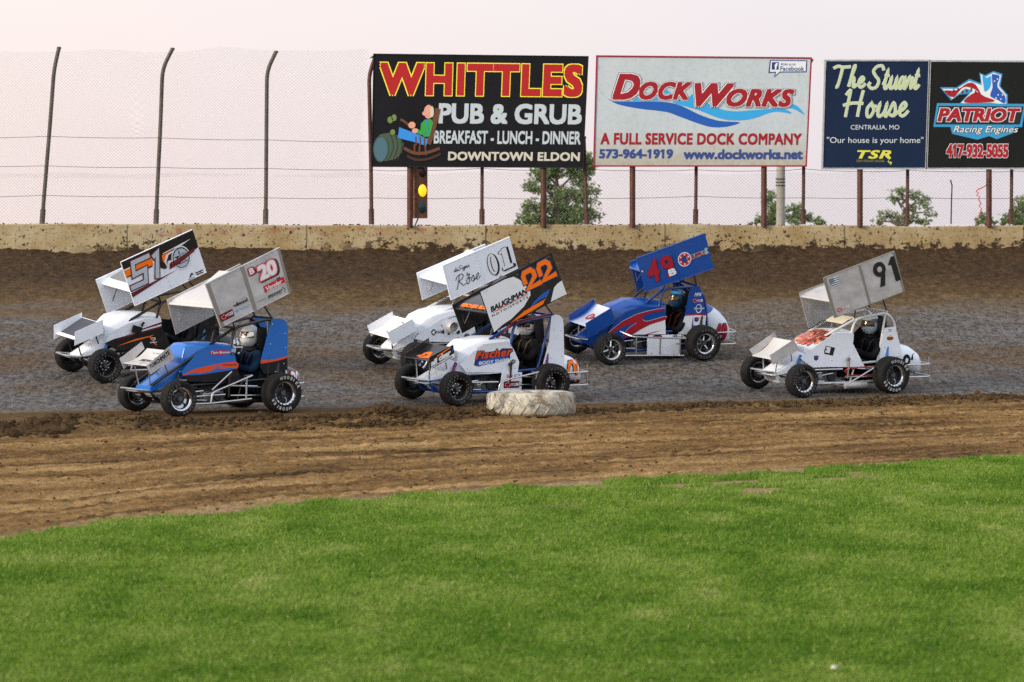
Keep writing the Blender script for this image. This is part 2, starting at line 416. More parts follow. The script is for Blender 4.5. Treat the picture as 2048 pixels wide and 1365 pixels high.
Z = hgt(X, Y); Z = Z * (1 - sstep(69.5, 84, Y)) - 2.5 * sstep(74, 95, Y) + rel
V = np.stack([X, Y, Z], -1).reshape(-1, 3); nx, ny = len(xs), len(ys)
I = np.arange(nx * ny).reshape(ny, nx)
Fq = np.stack([I[:-1, :-1], I[:-1, 1:], I[1:, 1:], I[1:, :-1]], -1).reshape(-1, 4)
def ground_mat():
    t = NT('dirt and clay'); g = t.geo(); T = t.attr('t'); Q = t.attr('q')
    st = t.map(g, (.8, .9, 1)); st2 = t.map(g, (1.0, .42, 1), rot=(0, 0, R(-8)))
    n_big = t.noise(g, .55, 5, .6); n_st = t.noise(st, .8, 5, .65); n_f = t.noise(t.map(g, (1, .5, 1)), 20, 4, .65); n_m = t.noise(st2, 7.5, 5, .68)
    # packed grey clay of the racing line with scuffed brown patches
    grey_ = t.ramp(n_m, [(.28, (.060, .054, .048)), (.5, (.112, .105, .097)), (.72, (.166, .160, .154))])
    brn = t.ramp(n_f, [(.3, (.040, .022, .008)), (.55, (.110, .064, .023)), (.75, (.18, .112, .045))])
    patch = t.math('ADD', t.math('MULTIPLY', n_st, .65), t.math('MULTIPLY', t.noise(t.map(g, (.5, 1.0, 1), (7, 3, 0)), 1.1, 4, .6), .5))
    ridge = t.n('MapRange', {'Value': T, 'From Min': .10, 'From Max': .26}).outputs[0]
    ridge2 = t.n('MapRange', {'Value': T, 'From Min': .50, 'From Max': .30}).outputs[0]
    mid = t.math('MULTIPLY', ridge, ridge2)
    pf = t.ramp(t.math('ADD', patch, t.math('MULTIPLY', mid, .07)), [(.56, 0.0), (.70, 1.0)])
    pit_shade = t.ramp(t.noise(t.map(g, (1.0, .55, 1)), 13.0, 2, .5), [(.41, 1.0), (.48, 0.0)])  # dark flecks: shade inside small hollows painted into the clay colour
    rib = t.n('TexWave', {'Vector': t.map(g, (1, .12, 1)), 'Scale': 3.6, 'Distortion': 9.0, 'Detail': 4.0, 'Detail Scale': 2.2}, wave_type='BANDS', bands_direction='X').outputs['Fac']
    clay = t.mix(t.math('MULTIPLY', pf, .85), grey_, brn); clay = t.mix(.34, clay, t.ramp(rib, [(.08, .45), (.35, 1.05)]), 'MULTIPLY'); clay = t.mix(t.math('MULTIPLY', pit_shade, .7), clay, (.021, .016, .011))
    # loose tan shoulder and the dark damp cushion under the wall
    tan = t.ramp(t.noise(st2, 9, 6, .7), [(.3, (.032, .019, .009)), (.5, (.095, .060, .026)), (.75, (.175, .118, .055))])
    dark = t.ramp(t.noise(t.map(g, (1, .5, 1)), 10, 6, .72), [(.3, (.020, .012, .007)), (.55, (.056, .034, .018)), (.8, (.115, .076, .040))])
    jit = t.math('MULTIPLY', t.math('SUBTRACT', n_st, .5), .22)
    a = t.ramp(t.math('ADD', T, jit), [(.50, 0.0), (.67, 1.0)]); b = t.ramp(t.math('ADD', T, jit), [(.66, 0.0), (.82, 1.0)])
    trk = t.mix(a, clay, tan); trk = t.mix(b, trk, dark)
    # graded infield dirt: stripes along the edge
    qx = t.n('CombineXYZ', {'X': t.math('MULTIPLY', t.n('SeparateXYZ', {0: g}).outputs[0], .18), 'Y': t.math('MULTIPLY', Q, 9.0)}).outputs[0]
    stripe = t.noise(qx, 1.9, 6, .62)
    dirt = t.ramp(t.math('ADD', t.math('MULTIPLY', stripe, .75), t.math('MULTIPLY', n_f, .25)),
                  [(.37, (.036, .019, .007)), (.45, (.118, .065, .021)), (.53, (.210, .123, .044)), (.63, (.34, .225, .098))])
    wetb = t.ramp(t.math('ADD', Q, t.math('MULTIPLY', t.math('SUBTRACT', n_big, .5), .12)), [(.02, 1.0), (.14, 0.0)])
    dirt = t.mix(t.math('MULTIPLY', wetb, .75), dirt, t.ramp(n_f, [(.3, (.035, .020, .009)), (.7, (.115, .070, .029))]))
    edge = t.ramp(t.math('ADD', Q, t.math('MULTIPLY', t.math('SUBTRACT', n_big, .5), .06)), [(.93, 0.0), (.985, .8), (1.1, .8)])
    dirt = t.mix(edge, dirt, t.ramp(n_f, [(.3, (.19, .125, .055)), (.7, (.34, .25, .14))]))
    soil = t.ramp(t.noise(g, 3, 5), [(.3, (.050, .105, .012)), (.7, (.095, .170, .026))])
    lawn = t.math('MULTIPLY', t.attr('lawn'), 1.0)
    dirt = t.mix(lawn, dirt, soil)
    beyond = t.math('GREATER_THAN', t.n('SeparateXYZ', {0: g}).outputs[1], 69.2)
    sw = t.ramp(t.math('ADD', T, t.math('MULTIPLY', t.math('SUBTRACT', n_st, .5), .05)), [(-.0, 0.0), (.03, 1.0)])
    col = t.mix(sw, dirt, trk)
    grain = t.ramp(t.noise(t.map(g, (1, .55, 1)), 42, 3, .7), [(.30, .45), (.5, 1.0), (.70, 1.45)])
    col = t.mix(.85, col, grain, 'MULTIPLY'); col = t.mix(beyond, col, t.ramp(n_big, [(.3, (.055, .085, .022)), (.7, (.11, .14, .045))]))
    shine = t.math('MULTIPLY', sw, t.math('SUBTRACT', 1.0, a))
    t.set(Base_Color=col, Roughness=t.math('SUBTRACT', .95, t.math('MULTIPLY', shine, .20)), Specular_IOR_Level=t.math('ADD', .08, t.math('MULTIPLY', shine, .12)))
    t.bump(t.math('ADD', t.math('MULTIPLY', t.noise(t.map(g, (1, .6, 1)), 14, 6, .7), 1.0), t.math('MULTIPLY', n_m, .8)), t.math('SUBTRACT', .05, t.math('MULTIPLY', shine, .11)), .8)
    return t.m
_lawn_n = fbm(X * 2.3 + 5, Y * 1.1, 83, 4)
def bare(x, y, n):
    q = qfrac(x, y)
    return sstep(.985, 1.005, q + (n - .5) * .11) * (1 - sstep(.515, .61, n) * sstep(1.2, 3.0, x + 2.0) * (1 - sstep(3.0, 4.2, x)) * (1 - sstep(1.14, 1.34, q)) * sstep(1.03, 1.06, q))
lawn = bare(X, Y, _lawn_n)
Z2 = Z.copy(); V[:, 2] = Z2.reshape(-1)
go = np_mesh('ground', V, Fq, ground_mat(), smooth=True); go['kind'] = 'structure'
for nm, arr in (('t', tt), ('q', qq), ('lawn', lawn)):
    at_ = go.data.attributes.new(nm, 'FLOAT', 'POINT'); at_.data.foreach_set('value', np.asarray(arr, np.float32).ravel())
def gz(x, y): return float(hgt(np.array([x]), np.array([y]))[0] + relief(np.array([x]), np.array([y]))[0][0])
def at(px, py, D): return Vector(((px - 1024) / 8000 * D, D, HC - (py - 460) / 8000 * D))
# ------------------------------------------------------------------ lawn
def grass_mat():
    t = NT('grass'); v = t.attr('v'); h = t.attr('hh')
    c = t.ramp(v, [(0, (.060, .138, .012)), (.4, (.126, .222, .026)), (.75, (.198, .282, .054)), (1, (.33, .34, .13))])
    t.set(Base_Color=c, Roughness=.75, Specular_IOR_Level=.08)
    tr = t.n('BsdfTranslucent', {'Color': c}); ms = t.n('MixShader', {0: .28, 1: t.b.outputs[0], 2: tr.outputs[0]})
    t.t.links.new(ms.outputs[0], t.out.inputs[0]); return t.m
def grass():
    N = 1500000
    y = 19.3 + (42.5 - 19.3) * nr.random(N) ** 1.25; x = (nr.random(N) * 2 - 1) * (.131 * y + 1.6)
    n = fbm(x * 2.3 + 5, y * 1.1, 83, 4); keep = (bare(x, y, n) > nr.random(N) * .9 + .05) & (qfrac(x, y) > .97)
    clump = fbm(x * 5, y * 5, 91, 3); keep &= nr.random(N) < .42 + .9 * clump
    x, y = x[keep], y[keep]; N = len(x); clump = clump[keep]
    z = hgt(x, y) + relief(x, y)[0] - .004
    tuft = fbm(x * 9, y * 9, 131, 2)
    L = (.017 + .026 * nr.random(N) ** 1.3) * (.55 + .9 * tuft) * (.8 + .5 * fbm(x * .9, y * .9, 17, 3)); wd = .0026 + .0028 * nr.random(N)
    a = nr.random(N) * 2 * np.pi; b = nr.random(N) * 2 * np.pi; lean = L * (.25 + .75 * nr.random(N))
    dx, dy = np.cos(a) * wd, np.sin(a) * wd; lx, ly = np.cos(b) * lean, np.sin(b) * lean
    P = np.zeros((N, 5, 3), np.float32)
    P[:, 0] = np.stack([x - dx, y - dy, z], 1); P[:, 1] = np.stack([x + dx, y + dy, z], 1)
    P[:, 2] = np.stack([x + dx * .8 + lx * .35, y + dy * .8 + ly * .35, z + L * .6], 1); P[:, 3] = np.stack([x - dx * .8 + lx * .35, y - dy * .8 + ly * .35, z + L * .6], 1)
    P[:, 4] = np.stack([x + lx, y + ly, z + L * .95], 1)
    base = np.arange(N)[:, None] * 5
    T = np.concatenate([base + np.array([[0, 1, 2]]), base + np.array([[0, 2, 3]]), base + np.array([[3, 2, 4]])], 1).reshape(-1, 3)
    o = np_mesh('grass', P.reshape(-1, 3), T, grass_mat(), smooth=True); o['kind'] = 'stuff'
    tag(o, 'short mown green lawn in front of the dirt track', 'grass')
    v = np.clip(.42 + (fbm(x * 2.4, y * 1.0, 55, 5) - .5) * 1.0 + (tuft - .5) * .35 + (nr.random(N) - .5) * .35, 0, 1)
    dry = nr.random(N) < .035; v[dry] = 1
    at1 = o.data.attributes.new('v', 'FLOAT', 'POINT'); at1.data.foreach_set('value', np.repeat(v, 5).astype(np.float32))
grass()
# ------------------------------------------------------------------ clods of dirt
def clods(name, pts, sizes, mat, label, flat=.7):
    bm = bmesh.new(); bmesh.ops.create_icosphere(bm, subdivisions=1, radius=1); bv = np.array([v.co[:] for v in bm.verts]); bf = np.array([[v.index for v in f.verts] for f in bm.faces]); bm.free()
    n = len(pts); k = len(bv)
    V = bv[None] * (1 + 1.0 * (nr.random((n, k, 1)) - .5)) * sizes[:, None, None]
    sc_ = .65 + .7 * nr.random((n, 1, 3)); sc_[:, :, 2] *= flat; V = V * sc_
    a = nr.random(n) * 6.28; c, s = np.cos(a)[:, None], np.sin(a)[:, None]
    V = np.stack([V[..., 0] * c - V[..., 1] * s, V[..., 0] * s + V[..., 1] * c, V[..., 2]], -1) + pts[:, None, :]
    F = (bf[None] + (np.arange(n) * k)[:, None, None]).reshape(-1, 3)
    o = np_mesh(name, V.reshape(-1, 3), F, mat); o['kind'] = 'stuff'; tag(o, label, 'dirt clods'); return o
def soil_mat(name, c0, c1):
    t = NT(name); g = t.geo(); t.set(Base_Color=t.ramp(t.noise(g, 2.5, 5, .7), [(.3, c0), (.7, c1)]), Roughness=.95, Specular_IOR_Level=.1)
    t.bump(t.noise(g, 45, 4, .7), .02); return t.m
def scatter(n, fx, fq, size, k=2.2):
    x = fx(n); q = fq(n); yb = 50.2 + .6 * np.clip(x, -9, 9); ye = np.interp(x, _ex, _ey); y = yb - q * (yb - ye)
    s = size[0] + (size[1] - size[0]) * nr.random(n) ** k
    z = hgt(x, y) + relief(x, y)[0] + s * .15
    return np.stack([x, y, z], 1), s
ms = soil_mat('clod soil', (.026, .015, .007), (.100, .062, .028))
A = [scatter(6500, lambda n: nr.random(n) * 15.5 - 7.6, lambda n: .015 + nr.normal(0, .024, n), (.004, .04), 3.0),
     scatter(2600, lambda n: -6.7 + 1.6 * nr.random(n) ** .8, lambda n: .05 + nr.normal(0, .018, n), (.005, .085), 2.4),
     scatter(3200, lambda n: -4.4 + 4.2 * nr.random(n), lambda n: .028 + nr.normal(0, .018, n), (.005, .05), 2.6),
     scatter(900, lambda n: -.2 + 2.6 * nr.random(n), lambda n: .03 + nr.normal(0, .015, n), (.004, .038), 2.6),
     scatter(170, lambda n: -1.7 + .3 * nr.normal(0, 1, n), lambda n: .1 + nr.normal(0, .012, n), (.012, .05), 1.5),
     scatter(70, lambda n: -2.6 + .15 * nr.normal(0, 1, n), lambda n: .13 + nr.normal(0, .008, n), (.012, .045), 1.5),
     scatter(5200, lambda n: nr.random(n) * 15 - 7.5, lambda n: nr.random(n) * .98, (.003, .020), 4.0)]
clods('dirt_clods', np.concatenate([a[0] for a in A]), np.concatenate([a[1] for a in A]), ms, 'brown clods of turned dirt along the inside edge of the track')
n = 2600; x = nr.random(n) * 20 - 10; y = YW - .02 - nr.random(n) ** 1.7 * 4.5; s = .005 + .020 * nr.random(n) ** 3
clods('dirt_crumbs', np.stack([x, y, hgt(x, y) + relief(x, y)[0]], 1), s, soil_mat('damp crumb soil', (.018, .010, .006), (.075, .045, .024)), 'dark loose dirt thrown up against the foot of the concrete wall')
# ------------------------------------------------------------------ concrete wall
def wall_mat():
    t = NT('old painted concrete'); g = t.geo()
    n1 = t.noise(g, .9, 6, .65); n2 = t.noise(g, 7, 5, .7)
    c = t.ramp(n1, [(.30, (.19, .130, .062)), (.45, (.28, .215, .115)), (.60, (.345, .29, .18)), (.75, (.26, .225, .165))])
    och = t.ramp(t.noise(t.map(g, (.6, 1, 2.2), (9, 0, 2)), 1.2, 5, .6), [(.50, 0.0), (.68, 1.0)])
    c = t.mix(t.math('MULTIPLY', och, .75), c, (.235, .145, .045))
    c = t.mix(t.math('MULTIPLY', t.ramp(n2, [(.45, 0.0), (.7, 1.0)]), .35), c, (.17, .125, .07))
    # worn red lettering left on the old paint
    sxyz = t.n('SeparateXYZ', {0: g}); xx, zz = sxyz.outputs[0], sxyz.outputs[2]
    band = t.math('MULTIPLY', t.math('GREATER_THAN', zz, 2.22), t.math('LESS_THAN', zz, 2.36))
    m1 = t.math('MULTIPLY', t.math('GREATER_THAN', xx, -6.6), t.math('LESS_THAN', xx, -1.4))
    m2 = t.ramp(t.noise(t.map(g, (2.4, 1, 2.0)), 2.4, 5, .7), [(.50, 0.0), (.60, 1.0)])
    c = t.mix(t.math('MULTIPLY', t.math('MULTIPLY', band, m1), t.math('MULTIPLY', m2, .55)), c, (.22, .055, .055))
    jn = t.math('LESS_THAN', t.math('FRACT', t.math('ADD', t.math('MULTIPLY', xx, .328), .15)), .008)
    c = t.mix(t.math('MULTIPLY', jn, .7), c, (.06, .045, .03))
    # flung mud: fine specks everywhere, heavy crusts low down
    def spots(s_, k, off):
        vv = t.n('TexVoronoi', {'Vector': t.mix(.06, t.map(g, (1, .02, 1), off), t.n('TexNoise', {'Vector': g, 'Scale': 30.0}).outputs['Color'], 'ADD'), 'Scale': s_}); cr_ = t.n('SeparateColor', {0: vv.outputs['Color']}).outputs[0]
        return t.math('LESS_THAN', vv.outputs['Distance'], t.math('MULTIPLY', t.math('POWER', cr_, 3.0), k))
    sp1 = spots(15.0, .44, (0, 0, 0)); sp2 = spots(34.0, .46, (3, 0, 5))
    low = t.n('MapRange', {'Value': zz, 'From Min': 2.28, 'From Max': 1.93}).outputs[0]
    cr = t.ramp(t.math('ADD', t.noise(t.map(g, (.8, 1, 1.2)), 6.0, 6, .7), t.math('MULTIPLY', low, .25)), [(.65, 0.0), (.69, 1.0)])
    reg = t.ramp(t.math('ADD', t.noise(t.map(g, (1, 1, .2), (4, 0, 0)), .33, 3), t.n('MapRange', {'Value': xx, 'From Min': -6.0, 'From Max': 0.0, 'To Min': -.16, 'To Max': .08}).outputs[0]), [(.40, .0), (.52, 1.0)])
    f = t.math('ADD', t.math('MULTIPLY', sp1, .85), t.math('ADD', t.math('MULTIPLY', sp2, .8), t.math('MULTIPLY', cr, reg)), clamp=True)
    c = t.mix(f, c, (.035, .021, .013))
    t.set(Base_Color=c, Roughness=.92, Specular_IOR_Level=.2)
    t.bump(t.math('ADD', t.math('MULTIPLY', n2, .5), t.math('MULTIPLY', f, .7)), .02, .8)
    return t.m
m = MB(); wm = wall_mat()
nseg = 220
def topz(x): return 2.412 + .010 * math.sin(x * .7) + .006 * math.sin(x * 2.3 + 1) - .0012 * x
secs = []
for i in range(nseg + 1):
    x = -30 + 60 * i / nseg; tz = topz(x) + rnd.uniform(-.003, .003); yj = rnd.uniform(-.004, .004)
    secs.append([(x, YW + yj, 1.4), (x, YW + yj, tz - .02), (x, YW + .02 + yj, tz), (x, YW + .22, tz), (x, YW + .24, tz - .02), (x, YW + .24, 1.4)])
m.loft(secs, wm)
wall = m.build('concrete_wall', smooth=0)
tag(wall, 'low ochre concrete track wall splattered with mud', 'wall')
n = 520; x = nr.random(n) * 20 - 10; y = YW + .02 + nr.random(n) * .18
s = .004 + .018 * nr.random(n) ** 3
clods('mud_crumbs', np.stack([x, y, np.array([topz(a) for a in x]) + s * .4], 1), s, ms, 'crumbs of dirt lying along the top of the concrete wall')
# ------------------------------------------------------------------ fence
def metal(name, c0, c1, rough=.6, met=.4, sc_=6):
    t = NT(name); g = t.geo(); t.set(Base_Color=t.ramp(t.noise(g, sc_, 5, .7), [(.3, c0), (.7, c1)]), Roughness=rough, Metallic=met); t.bump(t.noise(g, 40, 3), .004); return t.m
galv = metal('weathered galvanised pipe', (.045, .038, .030), (.115, .095, .072)); rust = metal('rusty red pipe', (.035, .012, .010), (.115, .042, .026)); wire = metal('fence wire', (.16, .145, .13), (.28, .26, .24), .5, .5)
DF = YW + .12
POST = [('bent-topped grey fence post at the far left end of the fence', [(84, 452), (88, 395), (100, 250), (108, 140), (118, 96)], galv),
        ('bent-topped grey fence post second from the left', [(312, 452), (314, 395), (321, 250), (325, 138), (345, 98)], galv),
        ('bent-topped grey fence post third from the left, standing clear of the signs', [(531, 452), (532, 395), (533, 250), (534, 142), (552, 104)], galv),
        ('bent-topped rusty fence post against the left edge of the black pub sign', [(743, 452), (742, 330), (740, 240), (738, 150), (751, 112)], rust),
        ('thin rusty fence post under the middle of the black pub sign', [(964, 452), (964, 380), (965, 250), (965, 180)], rust),
        ('short rusty fence post against the right edge of the black pub sign', [(1174, 452), (1171, 360), (1168, 275)], rust),
        ('thin rusty fence post under the middle of the white dock sign', [(1391, 452), (1392, 380), (1393, 250), (1393, 180)], rust),
        ('thin rusty fence post under the right corner of the white dock sign', [(1606, 452), (1607, 380), (1608, 250), (1608, 180)], rust),
        ('thin rusty fence post under the right half of the dark blue house sign', [(1814, 452), (1815, 380), (1816, 250), (1816, 180)], rust),
        ('thin rusty fence post near the right edge of the picture', [(2022, 452), (2023, 380), (2024, 250), (2024, 180)], rust)]
for lab, pl, mt in POST:
    o = empty('fence_post', at(pl[0][0], 447, DF)); base = o.location
    P = [at(px, py, DF) - base for px, py in pl]; P[0].z = -.02
    m = MB(); m.tube(P, .034 if 'bent' in lab else .030, mt, 10, bend=.25); m.build('pole', o)
    m = MB(); m.tube([P[0], P[0] + (P[1] - P[0]).normalized() * .26], .046, mt, 10); m.build('sleeve', o)
    m = MB(); m.lathe([(.001, .02), (.036, .016), (.038, -.02)], mt, P[-1], 10, 'z'); m.build('cap', o)
    tag(o, lab, 'fence post', 'posts of the track fence')
def chainlink(name, x0, x1, zb, zt, y, label, seed, sag=.02, pitch=.055, rad=.0012):
    V = []; F = []; nn = 0
    H = zt - zb; n = int((x1 - x0 + H) / pitch) + 2
    def warp(px, pz):
        k = np.clip((pz - zb) / H, 0, 1)
        a = fbm(px * .8 + seed, pz * .8, seed + 5, 3) - .5; b = fbm(px * .8, pz * .8 + seed, seed + 9, 3) - .5
        top = sag * (np.sin(px * 2.7 + seed) + .6 * np.sin(px * 1.1)) * k
        g = np.exp(-(((px - hx) / .5) ** 2 + ((pz - hz) / .35) ** 2)) * .12
        return px + a * .16 + g * np.sign(px - hx) * .5, pz + b * .12 + top - g
    for hx, hz in [((x0 + x1) / 2 + 1.3, zb + .5 * H)]: pass
    for s in (1, -1):
        for i in range(n):
            st = x0 - (H if s > 0 else 0) + i * pitch
            ts = np.linspace(0, H, max(4, int(H / .11)) + 1); px = st + s * ts; pz = zb + ts
            ok = (px >= x0) & (px <= x1)
            if ok.sum() < 2: continue
            px, pz = px[ok], pz[ok]; px, pz = warp(px, pz); L = len(px)
            r = rad
            for k, (dx, dy) in enumerate(((0, r), (r * .87, -r * .5), (-r * .87, -r * .5))):
                V.append(np.stack([px + dx * .7 * s, np.full(L, y + s * .002 + dy), pz - dx * .7], 1))
            for k in range(3):
                a = nn + k * L + np.arange(L - 1); b = nn + ((k + 1) % 3) * L + np.arange(L - 1)
                F.append(np.stack([a, b, b + 1, a + 1], 1))
            nn += 3 * L
    o = np_mesh(name, np.concatenate(V), np.concatenate(F), wire); tag(o, label, 'wire fence', 'chain-link mesh of the track fence'); return o
chainlink('chain_link_fence', -13, 13, 2.40, 3.30, DF - .045, 'lower strip of diamond chain-link mesh running along the whole wall under the signs', 3)
chainlink('chain_link_fence', -13, -2.45, 3.22, 5.40, DF - .05, 'tall upper sheet of diamond chain-link mesh left of the signs', 8, .016, .055, .0010)
def cable(lab, pts):
    o = empty('fence_cable', at(pts[0][0], pts[0][1], DF - .06)); m = MB(); P = []
    for a, b in zip(pts, pts[1:]):
        for k in range(5):
            t = k / 5; P.append(at(a[0] + (b[0] - a[0]) * t, a[1] + (b[1] - a[1]) * t + 7 * t * (1 - t), DF - .06) - o.location)
    P.append(at(*pts[-1], DF - .06) - o.location)
    m.tube(P, .0042, galv, 5)
    ob = m.build('fence_cable'); ob.location = o.location; bpy.data.objects.remove(o)
    tag(ob, lab, 'wire', 'steel wires strung along the fence')
cable('highest strung wire, crossing the open fence left of the signs', [(-120, 276), (97, 273), (318, 276), (533, 280), (742, 284)])
cable('strung wire at the level of the sign bottoms, second wire from the top', [(-120, 332), (92, 332), (316, 335), (532, 337), (742, 340), (820, 341), (965, 337), (1087, 341), (1170, 338), (1265, 341), (1392, 340), (1528, 342), (1607, 338), (1720, 343), (1815, 341), (1978, 343), (2024, 342), (2160, 342)])
cable('lowest strung wire, halfway up the lower mesh', [(-120, 394), (88, 391), (314, 393), (532, 396), (742, 396), (965, 396), (1172, 397), (1392, 393), (1607, 396), (1815, 395), (2024, 397), (2160, 396)])
# bare stake and torn red streamer caught in the mesh at the right
m = MB(); m.tube([at(1902, 449, DF) - at(1902, 449, DF), at(1903, 400, DF) - at(1902, 449, DF), at(1904, 372, DF) - at(1902, 449, DF), at(1901, 360, DF) - at(1902, 449, DF)], .012, rust, 6)
o = m.build('stake'); o.location = at(1902, 449, DF); tag(o, 'thin bare stake standing behind the mesh under the black engine sign', 'stake')
m = MB(); b0 = at(1957, 440, DF - .08); P = [at(px, py, DF - .08 + .01 * (i % 2)) - b0 for i, (px, py) in enumerate([(1974, 370), (1966, 375), (1955, 380), (1952, 384), (1958, 386), (1953, 391), (1959, 394), (1957, 400), (1962, 407), (1958, 413), (1963, 418), (1959, 430), (1957, 440)])]
m.tube(P, .010, paint('red streamer', (.45, .05, .03), .6), 5)
o = m.build('streamer'); o.location = b0; tag(o, 'torn red streamer tangled in the mesh beside a sign post at the right', 'streamer')
# utility pole behind
o = empty('utility_pole', (*at(1561, 0, 74).to_2d(), -.2)); m = MB(); m.tube([(0, 0, 0), (0, 0, 2.2), (0.01, 0, 4.6)], [.086, .083, .078], metal('bleached pole', (.22, .20, .18), (.36, .34, .31), .9, 0, 3), 16); m.build('shaft', o)
m = MB()
for k in range(3): m.lathe([(.086, -.012), (.092, -.01), (.092, .01), (.086, .012)], galv, (0, 0, 3.35 + .06 * k), 16, 'z')
m.build('band', o); tag(o, 'thick pale utility pole behind the fence under the white dock sign', 'utility pole')
# ------------------------------------------------------------------ trees beyond the wall
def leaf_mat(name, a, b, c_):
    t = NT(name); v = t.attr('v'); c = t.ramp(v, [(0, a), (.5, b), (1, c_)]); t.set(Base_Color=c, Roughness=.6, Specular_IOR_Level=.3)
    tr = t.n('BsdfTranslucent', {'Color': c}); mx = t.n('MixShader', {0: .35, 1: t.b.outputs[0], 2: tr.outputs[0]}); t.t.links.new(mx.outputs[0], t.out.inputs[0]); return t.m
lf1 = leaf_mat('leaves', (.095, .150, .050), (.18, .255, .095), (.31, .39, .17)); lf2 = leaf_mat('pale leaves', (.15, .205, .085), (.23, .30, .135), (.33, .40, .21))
bark = metal('bark', (.05, .038, .028), (.12, .095, .07), .95, 0)
def tree(label, px, D, clumps, mat, gz_=-2.5, leaf=.075, dens=1.0, trunk_r=.16, seed=1):
    """clumps: (px, py, rx px, ry px) blobs of the crown, each fed by a limb"""
    rg = np.random.default_rng(seed); s = D / 8000
    o = empty('tree', ((px - 1024) * s, D, gz_)); base = np.array(o.location)
    P = []; m = MB(); rt = Vector((0, 0, 0)); fork = Vector((rg.normal(0, .1), 0, (at(0, 455, D).z - gz_)))
    m.tube([rt, fork * .5 + Vector((.08, 0, 0)), fork], [trunk_r, trunk_r * .85, trunk_r * .7], bark, 8)
    top = min(c[1] for c in clumps); tc_ = at(px, top + 12, D) - o.location
    m.tube([fork, (fork + tc_) / 2 + Vector((rg.normal(0, .15), 0, 0)), tc_], [trunk_r * .7, trunk_r * .4, .02], bark, 6)
    W = []
    for (cx, cy, rx, ry) in clumps:
        c = np.array(at(cx, cy, D)) - base; c[1] += rg.normal(0, .35) * rx * s
        zt = max(fork.z * .9, c[2] - ry * s * 1.5); a = Vector((tc_.x * .3, 0, min(zt, tc_.z)))
        m.tube([a, (a + Vector(c)) / 2 + Vector((0, 0, .1)), Vector(c)], [.05, .03, .01], bark, 5)
        n = int(dens * 3.4 * rx * ry / 10 * 4)
        # sub-clumps of leaves on twigs
        k = max(5, int(rx * ry / 14)); d = rg.normal(0, 1, (k, 3)); d /= np.linalg.norm(d, axis=1)[:, None]
        sub = c + d * (rg.random((k, 1)) ** .45) * np.array([rx * s, rx * s * .8, ry * s])
        i = rg.integers(0, k, n); p = sub[i] + rg.normal(0, 1, (n, 3)) * np.array([1, .8, .75]) * (.26 * min(rx, ry) * s)
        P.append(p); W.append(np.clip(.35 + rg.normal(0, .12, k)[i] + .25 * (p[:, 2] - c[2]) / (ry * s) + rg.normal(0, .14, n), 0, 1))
        for j in range(0, k, 2): m.tube([Vector(c), Vector((Vector(c) + Vector(sub[j])) / 2) + Vector((0, 0, .03)), Vector(sub[j])], [.014, .010, .004], bark, 4)
    m.build('trunk', o)
    P = np.concatenate(P); W = np.concatenate(W); n = len(P)
    u = rg.normal(0, 1, (n, 3)); u /= np.linalg.norm(u, axis=1)[:, None]; v = np.cross(u, rg.normal(0, 1, (n, 3))); v /= np.linalg.norm(v, axis=1)[:, None]
    L = leaf * (.6 + .8 * rg.random((n, 1)))
    Q = np.stack([P - u * L, P + v * L * .45, P + u * L, P - v * L * .45], 1).reshape(-1, 3)
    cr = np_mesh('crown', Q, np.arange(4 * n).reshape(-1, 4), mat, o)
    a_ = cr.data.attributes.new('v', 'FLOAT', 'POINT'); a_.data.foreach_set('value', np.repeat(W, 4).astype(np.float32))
    tag(o, label, 'tree', 'trees beyond the wall'); return o
tree('largest leafy tree, rising behind the gap between the pub sign and the dock sign', 1115, 120, [(1110, 340, 40, 20), (1160, 350, 26, 22), (1085, 350, 26, 16), (1070, 375, 24, 16), (1170, 385, 22, 20), (1125, 395, 42, 26), (1075, 415, 34, 18), (1060, 438, 34, 14), (1140, 430, 44, 22), (1178, 425, 24, 22), (1105, 446, 60, 18), (1150, 315, 30, 16), (1182, 330, 14, 18), (1100, 372, 14, 10)], lf1, leaf=.055, seed=2)
tree('leafy tree partly hidden by the pale utility pole', 1545, 125, [(1538, 392, 16, 14), (1545, 420, 18, 18), (1535, 440, 24, 14), (1595, 420, 22, 14), (1612, 432, 16, 12), (1585, 440, 22, 14), (1510, 446, 14, 8)], lf1, leaf=.05, seed=4)
tree('small bushy treetop just right of the dock sign posts', 1640, 130, [(1640, 440, 14, 10), (1632, 447, 18, 8)], lf1, leaf=.05, seed=5, trunk_r=.08)
tree('airy pale green tree with thin branches under the dark blue house sign', 1805, 120, [(1800, 385, 20, 10), (1830, 390, 18, 12), (1850, 405, 18, 12), (1860, 425, 14, 10), (1825, 415, 22, 10), (1785, 400, 16, 10), (1775, 432, 24, 12), (1810, 438, 30, 12), (1850, 443, 20, 8), (1755, 444, 12, 8)], lf2, leaf=.05, dens=.7, seed=6, trunk_r=.09)
tree('small treetop behind the sign post under the black engine sign', 1975, 130, [(1975, 436, 18, 12), (1962, 445, 16, 8), (1988, 444, 10, 8)], lf1, leaf=.05, seed=7, trunk_r=.08)
tree('dark leafy tree cut off by the right edge of the picture', 2050, 122, [(2045, 408, 22, 16), (2030, 430, 26, 14), (2050, 440, 34, 14), (2012, 442, 14, 9), (2062, 425, 20, 20)], lf1, leaf=.055, seed=8)
